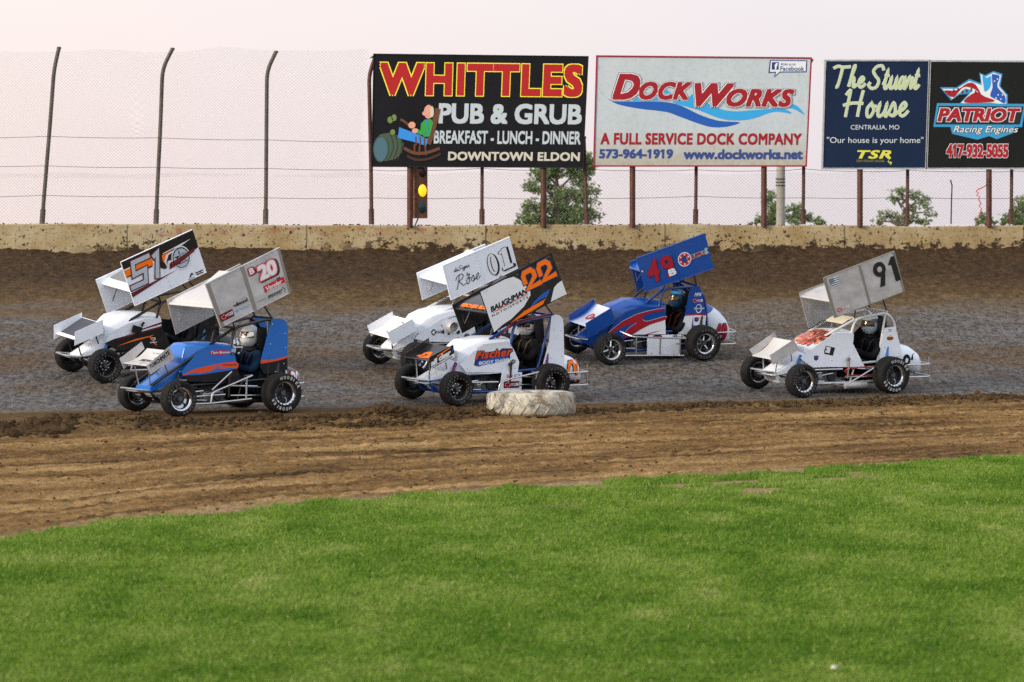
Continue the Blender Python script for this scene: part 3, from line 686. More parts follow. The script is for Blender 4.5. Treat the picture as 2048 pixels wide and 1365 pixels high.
# ================================================================== the advertising signs
DB = YW - .10
steel_red = rust
def sign(label, c, cols, posts, back=.05):
    """c = pixel corners TL, TR, BR, BL of the printed face"""
    P = [at(px, py, DB) for px, py in c]; o = empty('advertising_sign', ((P[0].x + P[1].x) / 2, DB + .06, 2.41)); b = o.location
    TL, TR, BR, BL = [p - b for p in P]
    fn = quad_sheet(BL, BR, TR, TL)
    face, frame, fr = cols
    m = MB(); N = 12                                                       # printed sheet, slightly slack
    m.plate(fn, [(0, 0), (1, 0), (1, 1), (0, 1)], .025, face, frame); panel = m.build('panel', o, smooth=0, fix=True)
    m = MB()
    for (a, b_) in (((0, 0), (1, 0)), ((1, 0), (1, 1)), ((1, 1), (0, 1)), ((0, 1), (0, 0))):
        pa, na = fn(*a); pb, nb = fn(*b_); d = (pb - pa).normalized(); mid = (pa + pb) / 2 + Vector((0, .012, 0))
        sd = d.cross(na); ang = math.atan2(d.z, d.x)
        m.box(mid + sd * fr * .5, ((pb - pa).length + 2 * fr * (abs(d.x) > .5), .05, fr), frame, Matrix.Rotation(-ang, 3, 'Y'))
    m.build('frame', o, smooth=0)
    for px, r in posts:
        m = MB(); top = at(px, 125, DB + .06) - b; bot = at(px, 450, DB + .06) - b; bot.z = -.03
        m.tube([bot, top], r, steel_red, 10); m.build('post', o)
    tag(o, label, 'advertising sign', 'advertising signs on the track wall')
    return o, panel, Decals(fn, .0022, .003)
def vinyl(name, col, lo=.86, stain=None):
    t = NT(name); g = t.geo(); n1 = t.noise(g, .8, 5, .6); n2 = t.noise(g, 14, 4, .7)
    c = t.mix(t.ramp(n1, [(.3, 0.0), (.7, 1.0)]), col, tuple(x * lo for x in col))
    if stain:
        z = t.n('SeparateXYZ', {0: g}).outputs[2]
        f = t.math('MULTIPLY', t.n('MapRange', {'Value': z, 'From Min': 1.6, 'From Max': 1.0}).outputs[0], t.ramp(n2, [(.25, .4), (.7, 1.0)]))
        c = t.mix(t.math('MULTIPLY', f, .8), c, stain)
        c = t.mix(t.math('MULTIPLY', t.ramp(n2, [(.5, 0.0), (.75, 1.0)]), .35), c, stain)
    fl = t.ramp(t.noise(g, 30, 2), [(.70, 0.0), (.73, 1.0)]); c = t.mix(t.math('MULTIPLY', fl, .5), c, (.05, .04, .03))
    t.set(Base_Color=c, Roughness=.6, Specular_IOR_Level=.12); t.bump(t.noise(t.map(g, (1, 1, .4)), 1.3, 3), .06, .6); return t.m
AS = 1.95
# --- pub sign
o, pn, D = sign('black pub sign with big red and yellow letters, leftmost of the large signs', [(748, 109), (1176, 114), (1165, 335), (744, 333)], (vinyl('black vinyl', (.008, .008, .011), .7), black, .012), [(820, .05), (1087, .05)])
sred = decal('sign red', (.36, .012, .014)); syel = decal('sign yellow', (.78, .70, .06)); spale = decal('sign pale grey', (.42, .48, .52)); sbone = decal('sign bone', (.50, .48, .41))
D.text('WHITTLES', .030, .635, .98, .93, sred, 0, .044, 0, 1.13, outl=[(.022, syel)])
D.close('headline'); D.text('PUB & GRUB', .31, .385, .985, .57, spale, 0, .034, 0, 1.0)
D.close('pub_lettering'); D.text('BREAKFAST - LUNCH - DINNER', .29, .205, .985, .325, spale, 0, .028, 0, 1.0)
D.close('meals_lettering'); D.text('DOWNTOWN ELDON', .36, .055, .985, .135, sbone, 0, .034, 0, 1.04)
D.close('town_lettering')
wood = decal('sign brown', (.12, .045, .022)); dwood = decal('sign dark brown', (.05, .022, .015)); dgreen = decal('sign dark green', (.045, .085, .055)); teal = decal('sign teal', (.06, .13, .17)); skin_ = decal('sign skin', (.62, .30, .22)); leaf_ = decal('sign green', (.03, .28, .06)); olive = decal('sign olive', (.13, .20, .055)); dblue = decal('sign blue', (.03, .22, .62))
D.poly([(.012, .2), (.035, .285), (.075, .30), (.13, .275), (.148, .2), (.14, .12), (.11, .065), (.06, .045), (.02, .1)], dgreen, 0)
for k in range(3): D.stroke([(.075 + .022 * k, .05), (.10 + .02 * k, .17), (.085 + .022 * k, .29)], .008, dwood, 1, AS)
D.ell(.04, .155, .033, .11, teal, 2); D.ring(.04, .155, .036, .118, .9, dgreen, 3)
D.stroke([(.15, .165), (.2, .12), (.26, .125), (.32, .165)], .028, wood, 4, AS); D.stroke([(.165, .095), (.21, .06), (.27, .07), (.325, .115)], .022, dwood, 4, AS)
D.stroke([(.305, .52), (.29, .38), (.265, .2)], .05, wood, 4, AS)
for a in ((.2, .2, .2, .11), (.225, .2, .222, .1), (.25, .19, .255, .1)): D.stroke([a[:2], a[2:]], .016, wood, 4, AS, False)
D.poly([(.12, .255), (.125, .35), (.205, .295), (.262, .245), (.255, .185), (.205, .215)], dblue, 5)
for k in range(3): D.stroke([(.205 + .02 * k, .27), (.207 + .02 * k, .19)], .014, wood, 6, AS, False)
D.poly([(.225, .30), (.228, .385), (.245, .42), (.275, .425), (.285, .39), (.27, .27), (.245, .265)], leaf_, 6)
D.stroke([(.252, .42), (.262, .3)], .01, dblue, 7, AS, False)
D.stroke([(.26, .36), (.235, .30), (.205, .325)], .035, leaf_, 7, AS); D.ell(.2, .32, .014, .022, skin_, 8)
D.ell(.262, .49, .022, .062, skin_, 6, 20); D.ell(.248, .475, .016, .022, skin_, 7, 14); D.ell(.278, .49, .009, .05, sbone, 7, 14)
D.stroke([(.185, .345), (.15, .40), (.13, .42)], .022, wood, 6, AS); D.ell(.185, .37, .017, .03, skin_, 7)
D.ell(.082, .415, .013, .03, olive, 1); D.ell(.1, .435, .012, .03, olive, 1); D.ell(.095, .305, .012, .026, olive, 5)
D.build(pn, 'painted_picture')
m = MB(); p0 = at(742, 118, DB) - o.location
m.add([at(738, 118, DB + .02) - o.location, at(750, 108, DB) - o.location, at(757, 113, DB + .01) - o.location], [(0, 1, 2)], black); m.build('loose_flap', o, smooth=0, fix=False)
# --- dock sign
cr = vinyl('white vinyl', (.42, .48, .52), .93, (.30, .24, .12)); fr_red = decal('sign frame red', (.24, .012, .03))
o, pn, D = sign('white sign with red lettering and blue waves, the middle large sign', [(1195, 114), (1621, 118), (1611, 331), (1189, 331)], (cr, fr_red, .025), [(1265, .05), (1528, .05)])
dred = decal('dock red', (.26, .009, .016)); dnav = decal('dock navy', (.03, .055, .20)); wav1 = decal('wave blue', (.012, .085, .36)); wav2 = decal('wave light blue', (.03, .30, .62)); dw = decal('dock pale', (.60, .64, .66)); ink = decal('dock ink', (.01, .012, .03))
D.blob([(.02, .675), (.07, .60), (.17, .59), (.3, .59), (.39, .56), (.49, .47), (.58, .415), (.68, .40), (.62, .36), (.55, .355), (.49, .385), (.39, .455), (.33, .495), (.2, .525), (.1, .565), (.05, .62)], wav1, 0)
D.blob([(.36, .585), (.48, .515), (.58, .44), (.66, .418), (.74, .435), (.84, .50), (.92, .485), (.895, .525), (.86, .535), (.74, .515), (.64, .505), (.55, .55), (.46, .66), (.43, .62)], wav2, 0)
D.blob([(.90, .54), (.935, .525), (.985, .475), (.945, .56), (.915, .57)], wav2, 0); D.poly([(.17, .595), (.21, .66), (.33, .70), (.4, .6)], wav2, 0)
ol = [(.052, dw), (.040, ink), (.024, dw)]
D.text('D', .075, .605, .205, .845, dred, 1, .045, .3, 1, ol); D.text('OCK', .20, .605, .445, .775, dred, 1, .045, .3, 1.06, ol)
D.text('W', .46, .545, .645, .765, dred, 5, .045, .3, 1, ol); D.text('ORKS', .612, .545, .93, .715, dred, 5, .045, .3, 1.06, ol)
D.text('A FULL SERVICE DOCK COMPANY', .025, .19, .975, .30, dred, 0, .036, 0, 1.06)
D.text('573-964-1919', .02, .062, .37, .15, dnav, 0, .04, 0, 1.0); D.text('www.dockworks.net', .42, .055, .985, .15, dnav, 0, .04, 0, 1.0)
D.poly([(.805, .862), (.81, .985), (.985, .985), (.985, .872), (.86, .868), (.832, .82), (.836, .866)], dnav, 0)
D.poly([(.812, .874), (.815, .976), (.980, .976), (.980, .882), (.858, .878), (.838, .842), (.842, .876)], dw, 1)
D.rect(.82, .895, .852, .965, navy, 2); D.text('f', .832, .897, .848, .955, white, 3, .03)
D.text('Like us on', .872, .935, .93, .962, dnav, 2, .0); D.text('Facebook', .86, .885, .972, .928, dnav, 2, .012)
D.ell(.866, .948, .004, .009, dnav, 2, 10)
D.build(pn)
m = MB()
for px, py in ((1623, 122), (1188, 331)):
    m = MB(); m.box(at(px, py, DB + .03) - o.location, (.05, .03, .07), fr_red, Matrix.Rotation(.5, 3, 'Y')); m.build('bracket', o)
# --- house sign
nv = vinyl('navy vinyl', (.007, .018, .050), .8); alu = metal('bare aluminium trim', (.30, .31, .31), (.46, .47, .47), .45, .6)
o, pn, D = sign('dark navy sign with pale green script lettering', [(1652, 123), (1857, 123), (1850, 336), (1646, 336)], (nv, alu, .028), [(1720, .05)])
pg = decal('script green', (.42, .50, .26)); pw = decal('script edge', (.52, .58, .56)); tx = decal('sign text', (.50, .55, .58))
a_ = .97
for word, u0, v0, h, wx, tl in (('The', .065, .765, .19, .86, -.03), ('Stuart', .42, .745, .21, .74, .0), ('House', .17, .475, .25, .84, .02)):
    script(D, word, u0, v0, h, pw, .030, a_, 0, .12, wx, tl); script(D, word, u0, v0, h, pg, .018, a_, 1, .12, wx, tl)
D.close('script_lettering'); D.text('CENTRALIA, MO', .26, .352, .735, .402, tx, 0, .0); D.close('town_name'); D.text('"Our house is your home"', .03, .215, .975, .29, tx, 0, .0)
D.close('slogan'); D.text('TSR', .33, .085, .665, .165, decal('tsr yellow', (.55, .55, .07)), 0, .03, .25, 1.1, [(.02, black)]); D.text('TONY STEWART RACING', .32, .052, .6, .075, decal('tsr olive', (.16, .16, .05)), 0, .02)
D.poly([(.60, .11), (.66, .09), (.64, .07), (.675, .05), (.665, .025), (.63, .06), (.65, .075)], decal('tsr yellow', (.55, .55, .07)), 3)
D.build(pn, 'racing_logo')
m = MB(); fl = [at(1640, 122, DB) - o.location, at(1653, 121, DB - .01) - o.location, at(1652, 140, DB - .01) - o.location]
m.add(fl, [(0, 1, 2)], pw); m.build('loose_flap', o, smooth=0, fix=False)
# --- engine sign
bkv = vinyl('dark vinyl', (.010, .011, .011), .75)
o, pn, D = sign('black sign with a red and blue winged rider emblem, at the right edge', [(1862, 124), (2056, 125), (2051, 336), (1855, 336)], (bkv, alu, .028), [(1978, .05)])
eb = decal('engine blue', (.03, .25, .48)); er = decal('engine red', (.30, .010, .018)); db = decal('engine deep blue', (.02, .08, .36))
A2 = .92
D.poly([(.50, .90), (.56, .875), (.645, .915), (.74, .89), (.72, .77), (.80, .69), (.80, .585), (.62, .60), (.30, .60), (.40, .70), (.30, .69), (.22, .635), (.10, .76), (.27, .76), (.40, .84), (.52, .80)], eb, 0)
D.poly([(.515, .885), (.57, .86), (.645, .90), (.725, .875), (.705, .775), (.785, .685), (.785, .60), (.62, .615), (.32, .61), (.44, .73), (.36, .75), (.23, .65), (.125, .745), (.27, .745), (.40, .82), (.53, .78)], dw, 1)
D.blob([(.145, .728), (.24, .665), (.34, .76), (.45, .745), (.52, .70), (.46, .79), (.385, .80), (.27, .732)], er, 2); D.blob([(.35, .62), (.47, .715), (.56, .675), (.66, .64), (.62, .62)], er, 2)
D.blob([(.535, .875), (.58, .85), (.62, .865), (.62, .77), (.565, .72), (.545, .79)], wav2, 2); D.blob([(.63, .875), (.65, .885), (.71, .865), (.69, .77), (.77, .68), (.77, .61), (.70, .64), (.62, .68), (.64, .76)], db, 2)
for (x, y) in ((.70, .69), (.73, .65), (.68, .66), (.745, .69), (.66, .82), (.69, .84)): D.ell(x, y, .008, .009, dw, 3, 5)
for k in range(7): D.rect(.19 + .045 * k, .70 + .012 * (k % 3), .205 + .045 * k, .73 + .012 * (k % 3), maroon, 3)
D.poly([(.075, .61), (.985, .605), (.955, .385), (.88, .385), (.87, .33), (.70, .27), (.62, .30), (.50, .265), (.24, .32), (.22, .385), (.045, .385)], eb, 2)
D.poly([(.095, .585), (.965, .58), (.93, .41), (.065, .41)], black, 3)
D.text('PATRIOT', .085, .435, .935, .565, er, 4, .045, .2, 1.0, [(.035, dw)])
D.text('Racing Engines', .25, .315, .915, .395, dw, 4, .005, .3, 1.0, [(.03, black)])
D.text('417-932-5055', .185, .095, .82, .225, er, 4, .045, .0, .95, [(.03, dw)])
D.build(pn)
# ------------------------------------------------------------------ traffic light under the pub sign
o = empty('traffic_light', at(840, 436, DB + .16)); S = 68.06 / 8000
hb = metal('rust orange housing', (.06, .025, .015), (.22, .08, .03), .8, .1); hd = decal('signal face', (.035, .026, .022))
rotz = Matrix.Rotation(R(36), 3, 'Z')
m = MB(); m.box((0, .03, .47), (.170, .20, .96), hb, rotz); m.build('housing', o, smooth=0)
f = rotz @ Vector((0, -1, 0)); sx_ = rotz @ Vector((1, 0, 0))
m = MB()
m.box(f * .068 + Vector((0, 0, .47)), (.17, .008, .96), hd, rotz); m.build('face_plate', o, smooth=0)
am = NT('lit amber lens'); am.set(Base_Color=(1, .55, .02), Emission_Color=(1, .40, .0), Emission_Strength=1.0, Roughness=.3)
def lens(z, mt, nm):
    m = MB(); n = 24; vs = []
    for j in range(4):
        rr = .084 * math.cos(j * math.pi / 6); dd = .075 + .02 * math.sin(j * math.pi / 6)
        for k in range(n): a = 2 * math.pi * k / n; vs.append(f * dd + sx_ * (rr * math.cos(a)) + Vector((0, 0, z + 1.25 * rr * math.sin(a))))
    m.add(vs, [(j * n + k, j * n + (k + 1) % n, (j + 1) * n + (k + 1) % n, (j + 1) * n + k) for j in range(3) for k in range(n)] + [tuple(3 * n + k for k in range(n))], mt); m.build(nm, o)
lens(.79, paint('dead red lens', (.028, .006, .006), .3, 0, .2), 'lens'); lens(.462, am.m, 'lens'); lens(.175, paint('dead green lens', (.010, .030, .028), .3, 0, .2), 'lens')
m = MB(); m.tube([(-.03, .0, 0), (-.05, .0, -.05), (-.09, -.02, -.15)], .012, galv, 6); m.build('bracket', o); m = MB(); m.tube([(0, .05, .4), (-.12, .05, .4)], .015, galv, 6); m.build('bracket', o)
tag(o, 'old rusty traffic light showing amber, hanging below the pub sign', 'traffic light')
# ================================================================== winged race cars
def gloss(name, col, dirt=.45): return paint(name, col, .28, 0, dirt, .35)
def rubber_mat():
    t = NT('tyre rubber'); g = t.geo(); n1 = t.noise(g, 5, 5, .65)
    c = t.mix(t.ramp(n1, [(.50, 0.0), (.78, .6)]), (.010, .010, .011), (.040, .033, .026)); c = t.mix(t.math('MULTIPLY', t.ramp(t.noise(g, 40, 3), [(.6, 0.0), (.7, 1.0)]), .35), c, (.075, .055, .035))
    t.set(Base_Color=c, Roughness=.75, Specular_IOR_Level=.14)
    w_ = t.n('TexWave', {'Vector': t.map(g, (1, 1, 1), rot=(.4, .5, .7)), 'Scale': 14, 'Distortion': 2}).outputs['Fac']
    t.bump(t.math('ADD', t.math('MULTIPLY', w_, .35), t.noise(g, 60, 2)), .006, .6); return t.m
rubber = rubber_mat()
chrome = paint('chrome', (.62, .63, .65), .17, 1.0, .22); steel = paint('polished tube', (.50, .50, .50), .3, .9, .25)
def alu_mat():
    t = NT('raw aluminium sheet'); g = t.geo(); n1 = t.noise(t.map(g, (2, 1, 3)), 2.2, 5, .6); n2 = t.noise(t.map(g, (1, 1, 12)), 9, 3, .6)
    c = t.ramp(n1, [(.3, (.38, .36, .35)), (.5, (.47, .455, .45)), (.7, (.55, .54, .54))]); c = t.mix(t.math('MULTIPLY', t.ramp(t.noise(g, 55, 3), [(.62, 0.0), (.68, 1.0)]), .3), c, MUD)
    t.set(Base_Color=c, Metallic=.35, Roughness=t.math('ADD', .38, t.math('MULTIPLY', n2, .2))); return t.m
alu_w = alu_mat(); alu_dk = paint('dull aluminium strip', (.25, .235, .20), .5, .4, .35)
blk = paint('black satin', (.007, .007, .008), .6, 0, .2, 0, 0, .25); blkg = gloss('gloss black', (.010, .010, .011)); whiteg = gloss('gloss white', (.78, .82, .89), .24)
castm = paint('cast metal', (.10, .10, .11), .5, .6, .5); dkmet = paint('dark metal', (.035, .035, .038), .5, .5, .4); visor_m = paint('smoke visor', (.03, .032, .035), .08, .3, 0, 1.0)
webm = paint('net webbing', (.02, .02, .022), .8, 0, .2)
def sec(X, hw, zb, zt, b=.05):
    """sheet-metal section: flat sides, bevelled shoulders of size b, gently crowned top"""
    h = [(hw, zb), (hw, zb + (zt - b - zb) * .5), (hw, zt - b), (hw - b * .18, zt - b * .55), (hw - b * .5, zt - b * .22), (hw - b, zt - b * .05), (hw * .45, zt + .008)]
    return [(X, y, z) for y, z in h] + [(X, 0, zt + .014)] + [(X, -y, z) for y, z in h[::-1]]
def wheel(car, X, Yc, r, hw, rim, style, near, letters, spin):
    rr = .142
    ho = hw * .86
    hub = MB()
    hub.lathe([(.001, .055), (.030, .055), (.034, .04), (.034, -.05), (.075, -.055), (.075, -.062), (.001, -.062)], castm, seg=20)
    w_ = hub.build('wheel', car); w_.location = (X, Yc, r); sg = 1 if near else -1
    w_.rotation_euler = (0, spin, 0) if near else (0, spin, math.pi)
    prof = [(.139, -.80), (.150, -.93), (.172, -1.0), (r * .86, -1.0), (r * .93, -.93), (r * .975, -.80), (r * .993, -.55), (r, 0), (r * .993, .55), (r * .975, .80), (r * .93, .93), (r * .86, 1.0), (.172, 1.0), (.150, .93), (.139, .80)]
    m = MB(); m.lathe([(a, b * hw) for a, b in prof], rubber, seg=48)
    for q in (.25, -.25): m.lathe([(r * 1.0015, q * hw - .003), (r * .998, q * hw), (r * 1.0015, q * hw + .003)], rubber, seg=48)
    tyre_mb = m
    rm = {'chrome': chrome, 'bead': chrome, 'black': blkg, 'spider': chrome}[style]; ctr = dkmet if style in ('chrome', 'bead') else rm
    m = MB()
    m.lathe([(.138, ho + .004), (.1475, ho + .006), (.150, ho), (.147, ho - .008), (.139, ho - .010), (.128, ho - .022), (.121, ho - .05), (.118, -ho * .2), (.112, -ho * .35)], rm, seg=40)
    m.lathe([(.139, -ho), (.148, -ho), (.150, -ho + .01), (.125, -ho + .025), (.119, -ho * .4)], rm, seg=40)
    d = -ho * .30
    if style == 'spider':
        for k in range(6):
            a = k * math.pi / 3; c0 = Vector((math.cos(a), 0, math.sin(a)))
            m.tube([c0 * .03 + Vector((0, d + .02, 0)), c0 * .075 + Vector((0, d + .015, 0)), c0 * .121 + Vector((0, d, 0))], [.020, .012, .018], rm, 6)
        m.lathe([(.001, d + .035), (.035, d + .03), (.045, d), (.045, d - .02)], rm, seg=24)
        m.lathe([(.118, d - .03), (.001, d - .035)], dkmet, seg=24)
    else:
        m.lathe([(.119, d - .004), (.094, d + .004)], rm if style == 'chrome' else ctr, seg=30); m.lathe([(.094, d + .004), (.085, d + .006), (.075, d + .022), (.05, d + .025), (.042, d + .03), (.001, d + .032)], ctr, seg=30)
        for k in range(8):
            a = k * math.pi / 4 + .2; m.lathe([(.001, .012), (.012, .008), (.013, 0)], castm if style != 'black' else steel, (math.cos(a) * .062, d + .022, math.sin(a) * .062), 8)
        m.lathe([(.001, .03), (.020, .026), (.024, 0)], steel, (0, d + .03, 0), 14)
        for k in range(6):
            a = k * math.pi / 3; m.box((math.cos(a) * .098, d + .010, math.sin(a) * .098), (.028, .014, .012), steel if k % 2 else ctr, Matrix.Rotation(-a, 3, 'Y'))
    if style in ('bead', 'black'):
        for k in range(18):
            a = k * math.pi / 9; m.box((math.cos(a) * .140, ho + .007, math.sin(a) * .140), (.010, .010, .010), steel if style == 'black' else dkmet, Matrix.Rotation(-a, 3, 'Y'))
    mt_, m = m, tyre_mb; rim_ = mt_.build('rim', w_, smooth=35)
    if letters:
        r0, hh, lm = letters
        D = Decals(lambda u, v: ((0 + (r0 + v) * math.cos(u), hw * 1.0, (r0 + v) * math.sin(u)), Vector((0, 1, 0))), .001, .0015, m)
        for a0 in (R(35) - spin, R(215) - spin):
            for i, ch in enumerate('HOOSIER'):
                a = a0 + i * .25; D.text(ch, a, 0, a + (.16 if ch != 'I' else .055), hh, lm, 0, .03)
    m.build('tyre', w_, smooth=50)
    return w_
def make_car(sp_):
    g = sp_.get
    car = empty('racing_car'); Rm = Matrix(sp_['R']).to_4x4(); car.matrix_world = Matrix.Translation(sp_['o']) @ Rm
    tag(car, sp_['label'], 'race car', 'winged race cars on the dirt track')
    cm = sp_['cage']; tp = sp_['top']                                       # ((front X, Z), (rear X, Z))
    # ---- wheels
    st = sp_['rims']
    lw = decal('tyre lettering', (.50, .50, .48)); lg = decal('faded tyre lettering', (.10, .10, .10)); LT = sp_['letters']
    wheel(car, 1.5, .54, .2265, .085, 0, st[0], True, (.162, .032, lw if LT[0] else lg), .4)
    wheel(car, 1.5, -.56, .2265, .085, 0, st[0], False, None, .9)
    wheel(car, 0, .49, .25, .115, 0, st[1], True, (.178, .040, lw if LT[1] else lg), 1.3)
    wheel(car, 0, -.55, .265, .13, 0, st[1], False, None, .2)
    # ---- chassis
    m = MB(); r = .0175; fz, fx = tp[0][1], tp[0][0]; rz, rx = tp[1][1], tp[1][0]
    for s in (1, -1):
        y = .235 * s
        m.tube([(-.16, y, .15), (.5, y, .13), (1.2, y * .9, .14), (1.5, y * .6, .15), (1.66, y * .6, .27)], r, cm, 8, bend=.06)
        m.tube([(-.18, y, .42), (.5, y, .385), (1.15, y * .9, .36), (1.68, y * .58, .285)], r, cm, 8, bend=.05)
        m.tube([(fx + .08, y * 1.05, .40), (fx + .06, y * 1.05, .80), (fx, y, fz), (rx + .04, y, rz - .01), (rx - .10, y, rz - .13), (rx - .14, y, .72), (-.20, y, .40), (-.17, y, .16)], r * 1.1, cm, 8, bend=.10)
        bx, bz = sp_['barlow']; m.tube([(fx + .01, y * .98, fz - .01), (bx, y * .92, bz)], r * 1.1, cm, 8)
        m.tube([(rx + .05, y, rz - .02), (.06, y * 1.08, .42)], r * .9, cm, 8)
        m.tube([(.5, y, .13), (.42, y, .40)], r * .8, cm, 6); m.tube([(1.2, y * .9, .14), (1.1, y * .9, .37)], r * .8, cm, 6); m.tube([(.06, y, .14), (.06, y, .42)], r * .8, cm, 6)
    for (x, z) in ((fx, fz), (rx + .02, rz), (rx - .14, .75), (-.17, .15), (.5, .13), (1.5, .15)):
        yy = .235 if x < 1.3 else .14; m.tube([(x, -yy, z), (x, yy, z)], r, cm, 8)
    m.build('chassis_frame', car)
    # ---- underside and cockpit tub, seat
    m = MB(); m.box((.5, 0, .115), (1.35, .46, .006), dkmet); m.build('floor_pan', car, 0)
    m = MB(); fn = lambda u, v: ((u, -.225, v), Vector((0, 1, 0)))
    m.plate(fn, [(-.2, .15), (.55, .15), (.55, .74), (.2, .70), (-.1, .95), (-.2, .95)], .004, blk)
    m.box((.60, 0, .47), (.006, .44, .5), blk); m.build('cockpit_lining', car, 0)
    sx0 = sp_['head'][0] - .14; hz = sp_['head'][1]
    m = MB(); bk = []
    for z, wv, xo in ((.16, .17, .10), (.22, .20, .02), (.45, .22, -.02), (.62, .22, -.05), (.70, .20, -.06), (.74, .15, -.07), (hz + .02, .15, -.04), (hz + .10, .12, -.05)):
        bk.append([(sx0 + xo + .16, -wv, z), (sx0 + xo + .02, -wv, z), (sx0 + xo - .02, -wv * .6, z), (sx0 + xo - .02, wv * .6, z), (sx0 + xo + .02, wv, z), (sx0 + xo + .16, wv, z)])
    m.loft(bk, blk, cap=False, closed=False)
    m.box((sx0 + .12, 0, .16), (.36, .36, .02), blk); m.build('seat', car, 30)
    m = MB(); P = []; wx, wz = sp_['head'][0] + .40, hz - .34
    for k in range(24):
        a = 2 * math.pi * k / 24; P.append((wx + .05 * math.sin(a), .14 * math.cos(a), wz + .13 * math.sin(a)))
    m.tube(P, .011, blk, 6, closed=True); m.tube([(wx, 0, wz), (wx + .25, 0, wz - .10)], .014, dkmet, 6)
    for k in (0, 2.1, 4.2): m.tube([(wx, 0, wz), (wx + .05 * math.sin(k), .14 * math.cos(k), wz + .13 * math.sin(k))], .008, dkmet, 5)
    m.build('steering_wheel', car)
    # ---- body
    H = [sec(*q) for q in sp_['hood']]; m = MB(); m.loft(H, sp_['paint'], cap=True, closed=False)
    dash = sp_['hood'][-1]; hood = m.build('hood', car, 28)
    sgn = Vector((0, 1, 0))
    def side_fn(y): return lambda u, v: ((-u, y, v), Vector((0, 1 if y > 0 else -1, 0)))
    def panel(name, polys, deck, y=.268):
        for s in (1, -1):
            m = MB()
            for pl, mt in polys: m.plate(side_fn(y * s), [(-x, z) for x, z in pl], .004, mt)
            if s > 0 and deck: deck(Decals(side_fn(y), .0012, .0014, m))
            o = m.build(name, car, 0)
    panel('side_panel', sp_['side'], g('side_dec')); panel('tail_panel', sp_['tail'], g('tail_dec'), .262)
    T = sp_['tank']                                                         # (X, hw, zc, hz)
    m = MB(); S = []
    for X_, hw_, zc, hz_ in T: S.append([(X_, hw_ * math.copysign(abs(math.cos(a)) ** .8, math.cos(a)), zc + hz_ * math.copysign(abs(math.sin(a)) ** .8, math.sin(a))) for a in [2 * math.pi * k / 20 for k in range(20)]])
    m.loft(S, sp_['tankp'])
    tx = [-q[0] for q in T]
    def tfn(u, v):
        i_ = [float(np.interp(u, tx, [q[k] for q in T])) for k in (1, 2, 3)]; k_ = min(.98, abs((v - i_[1]) / max(.01, i_[2]))) ** 1.25
        return (-u, i_[0] * max(.05, 1 - k_ ** 2) ** .4 + .004, v), Vector((0, 1, 0))
    D = Decals(tfn, .003, .003, m); sp_['tank_dec'](D); m.build('fuel_tank', car, 50)
    # ---- engine bay and running gear
    m = MB(); ex = sp_.get('engx', .82)
    m.box((ex, .06, .215), (.34, .22, .13), castm); m.box((ex + .06, .06, .33), (.16, .2, .12), castm, Matrix.Rotation(-.3, 3, 'Y'))
    for k in range(5): m.box((ex + .05 + .004 * k, .06, .285 + .02 * k), (.19, .24, .006), dkmet, Matrix.Rotation(-.3, 3, 'Y'))
    m.lathe([(.001, .19), (.06, .19), (.07, .17), (.07, .10)], dkmet, (ex - .08, 0, .22), 18); m.lathe([(.001, .185), (.035, .18), (.045, .15)], steel, (ex + .10, 0, .22), 14)
    for k in range(4): m.tube([(ex + .12, -.02 + .05 * k, .30), (ex + .22, .03 + .05 * k, .26), (ex + .20, .10 + .03 * k, .17), (ex - .05, .14, .14)], .014, dkmet, 6, bend=.04)
    m.tube([(ex - .14, .12, .32), (ex + .02, .19, .36), (ex + .15, .19, .30)], .012, rubber, 6, bend=.05); m.tube([(ex - .2, .15, .20), (ex - .1, .2, .27), (ex + .1, .2, .24)], .009, steel, 6, bend=.05)
    m.build('engine', car)
    m = MB(); m.tube([(1.5, -.47, .2265), (1.5, .46, .2265)], .022, steel, 8); m.tube([(1.5, -.3, .2265), (1.5, -.28, .32)], .02, dkmet, 6)
    for s in (1, -1):
        m.tube([(1.47, .33 * s, .20), (.95, .27 * s, .17)], .010, steel, 6); m.tube([(1.47, .33 * s, .27), (1.0, .27 * s, .29)], .010, steel, 6)
        m.box((1.5, .42 * s, .2265), (.06, .05, .12), dkmet)
    m.tube([(1.57, -.42, .22), (1.57, .42, .22)], .009, steel, 6); m.build('front_axle', car)
    for s in (1, -1):
        m = MB(); a, b = Vector((1.46, .30 * s, .24)), Vector((1.30, .21 * s, .535)); m.tube([a, b], .012, steel, 6); m.tube([a.lerp(b, .55), a.lerp(b, .97)], .022, sp_['shock'], 8)
        P = [a.lerp(b, .12 + .5 * k / 40) + Vector((.022 * math.cos(k), .022 * math.sin(k), 0)) for k in range(41)]; m.tube(P, .004, sp_['shock'], 4); m.build('shock_absorber', car)
    m = MB(); m.tube([(0, -.5, .257), (0, .44, .252)], .022, dkmet, 8); m.lathe([(.001, .01), (.095, .01), (.095, -.01), (.001, -.01)], dkmet, (0, .2, .255), 24)
    for s in (1, -1): m.tube([(.02, .33 * s, .30), (.55, .26 * s, .34)], .010, steel, 6); m.tube([(.02, .33 * s, .21), (.60, .26 * s, .22)], .010, steel, 6)
    m.tube([(-.05, .30, .30), (-.10, .24, .62)], .022, sp_['shock'], 8); m.tube([(-.05, -.30, .30), (-.10, -.24, .62)], .022, sp_['shock'], 8)
    m.build('rear_axle', car)
    # ---- bumpers and side bars
    bx = sp_['bump']
    m = MB(); m.tube([(1.64, .15, .30), (bx - .06, .19, .325), (bx, .10, .335), (bx, -.10, .335), (bx - .06, -.19, .325), (1.64, -.15, .30)], .0125, steel, 8, bend=.06)
    m.tube([(1.64, .15, .285), (bx - .08, .13, .30), (bx - .08, -.13, .30), (1.64, -.15, .285)], .010, steel, 6, bend=.04)
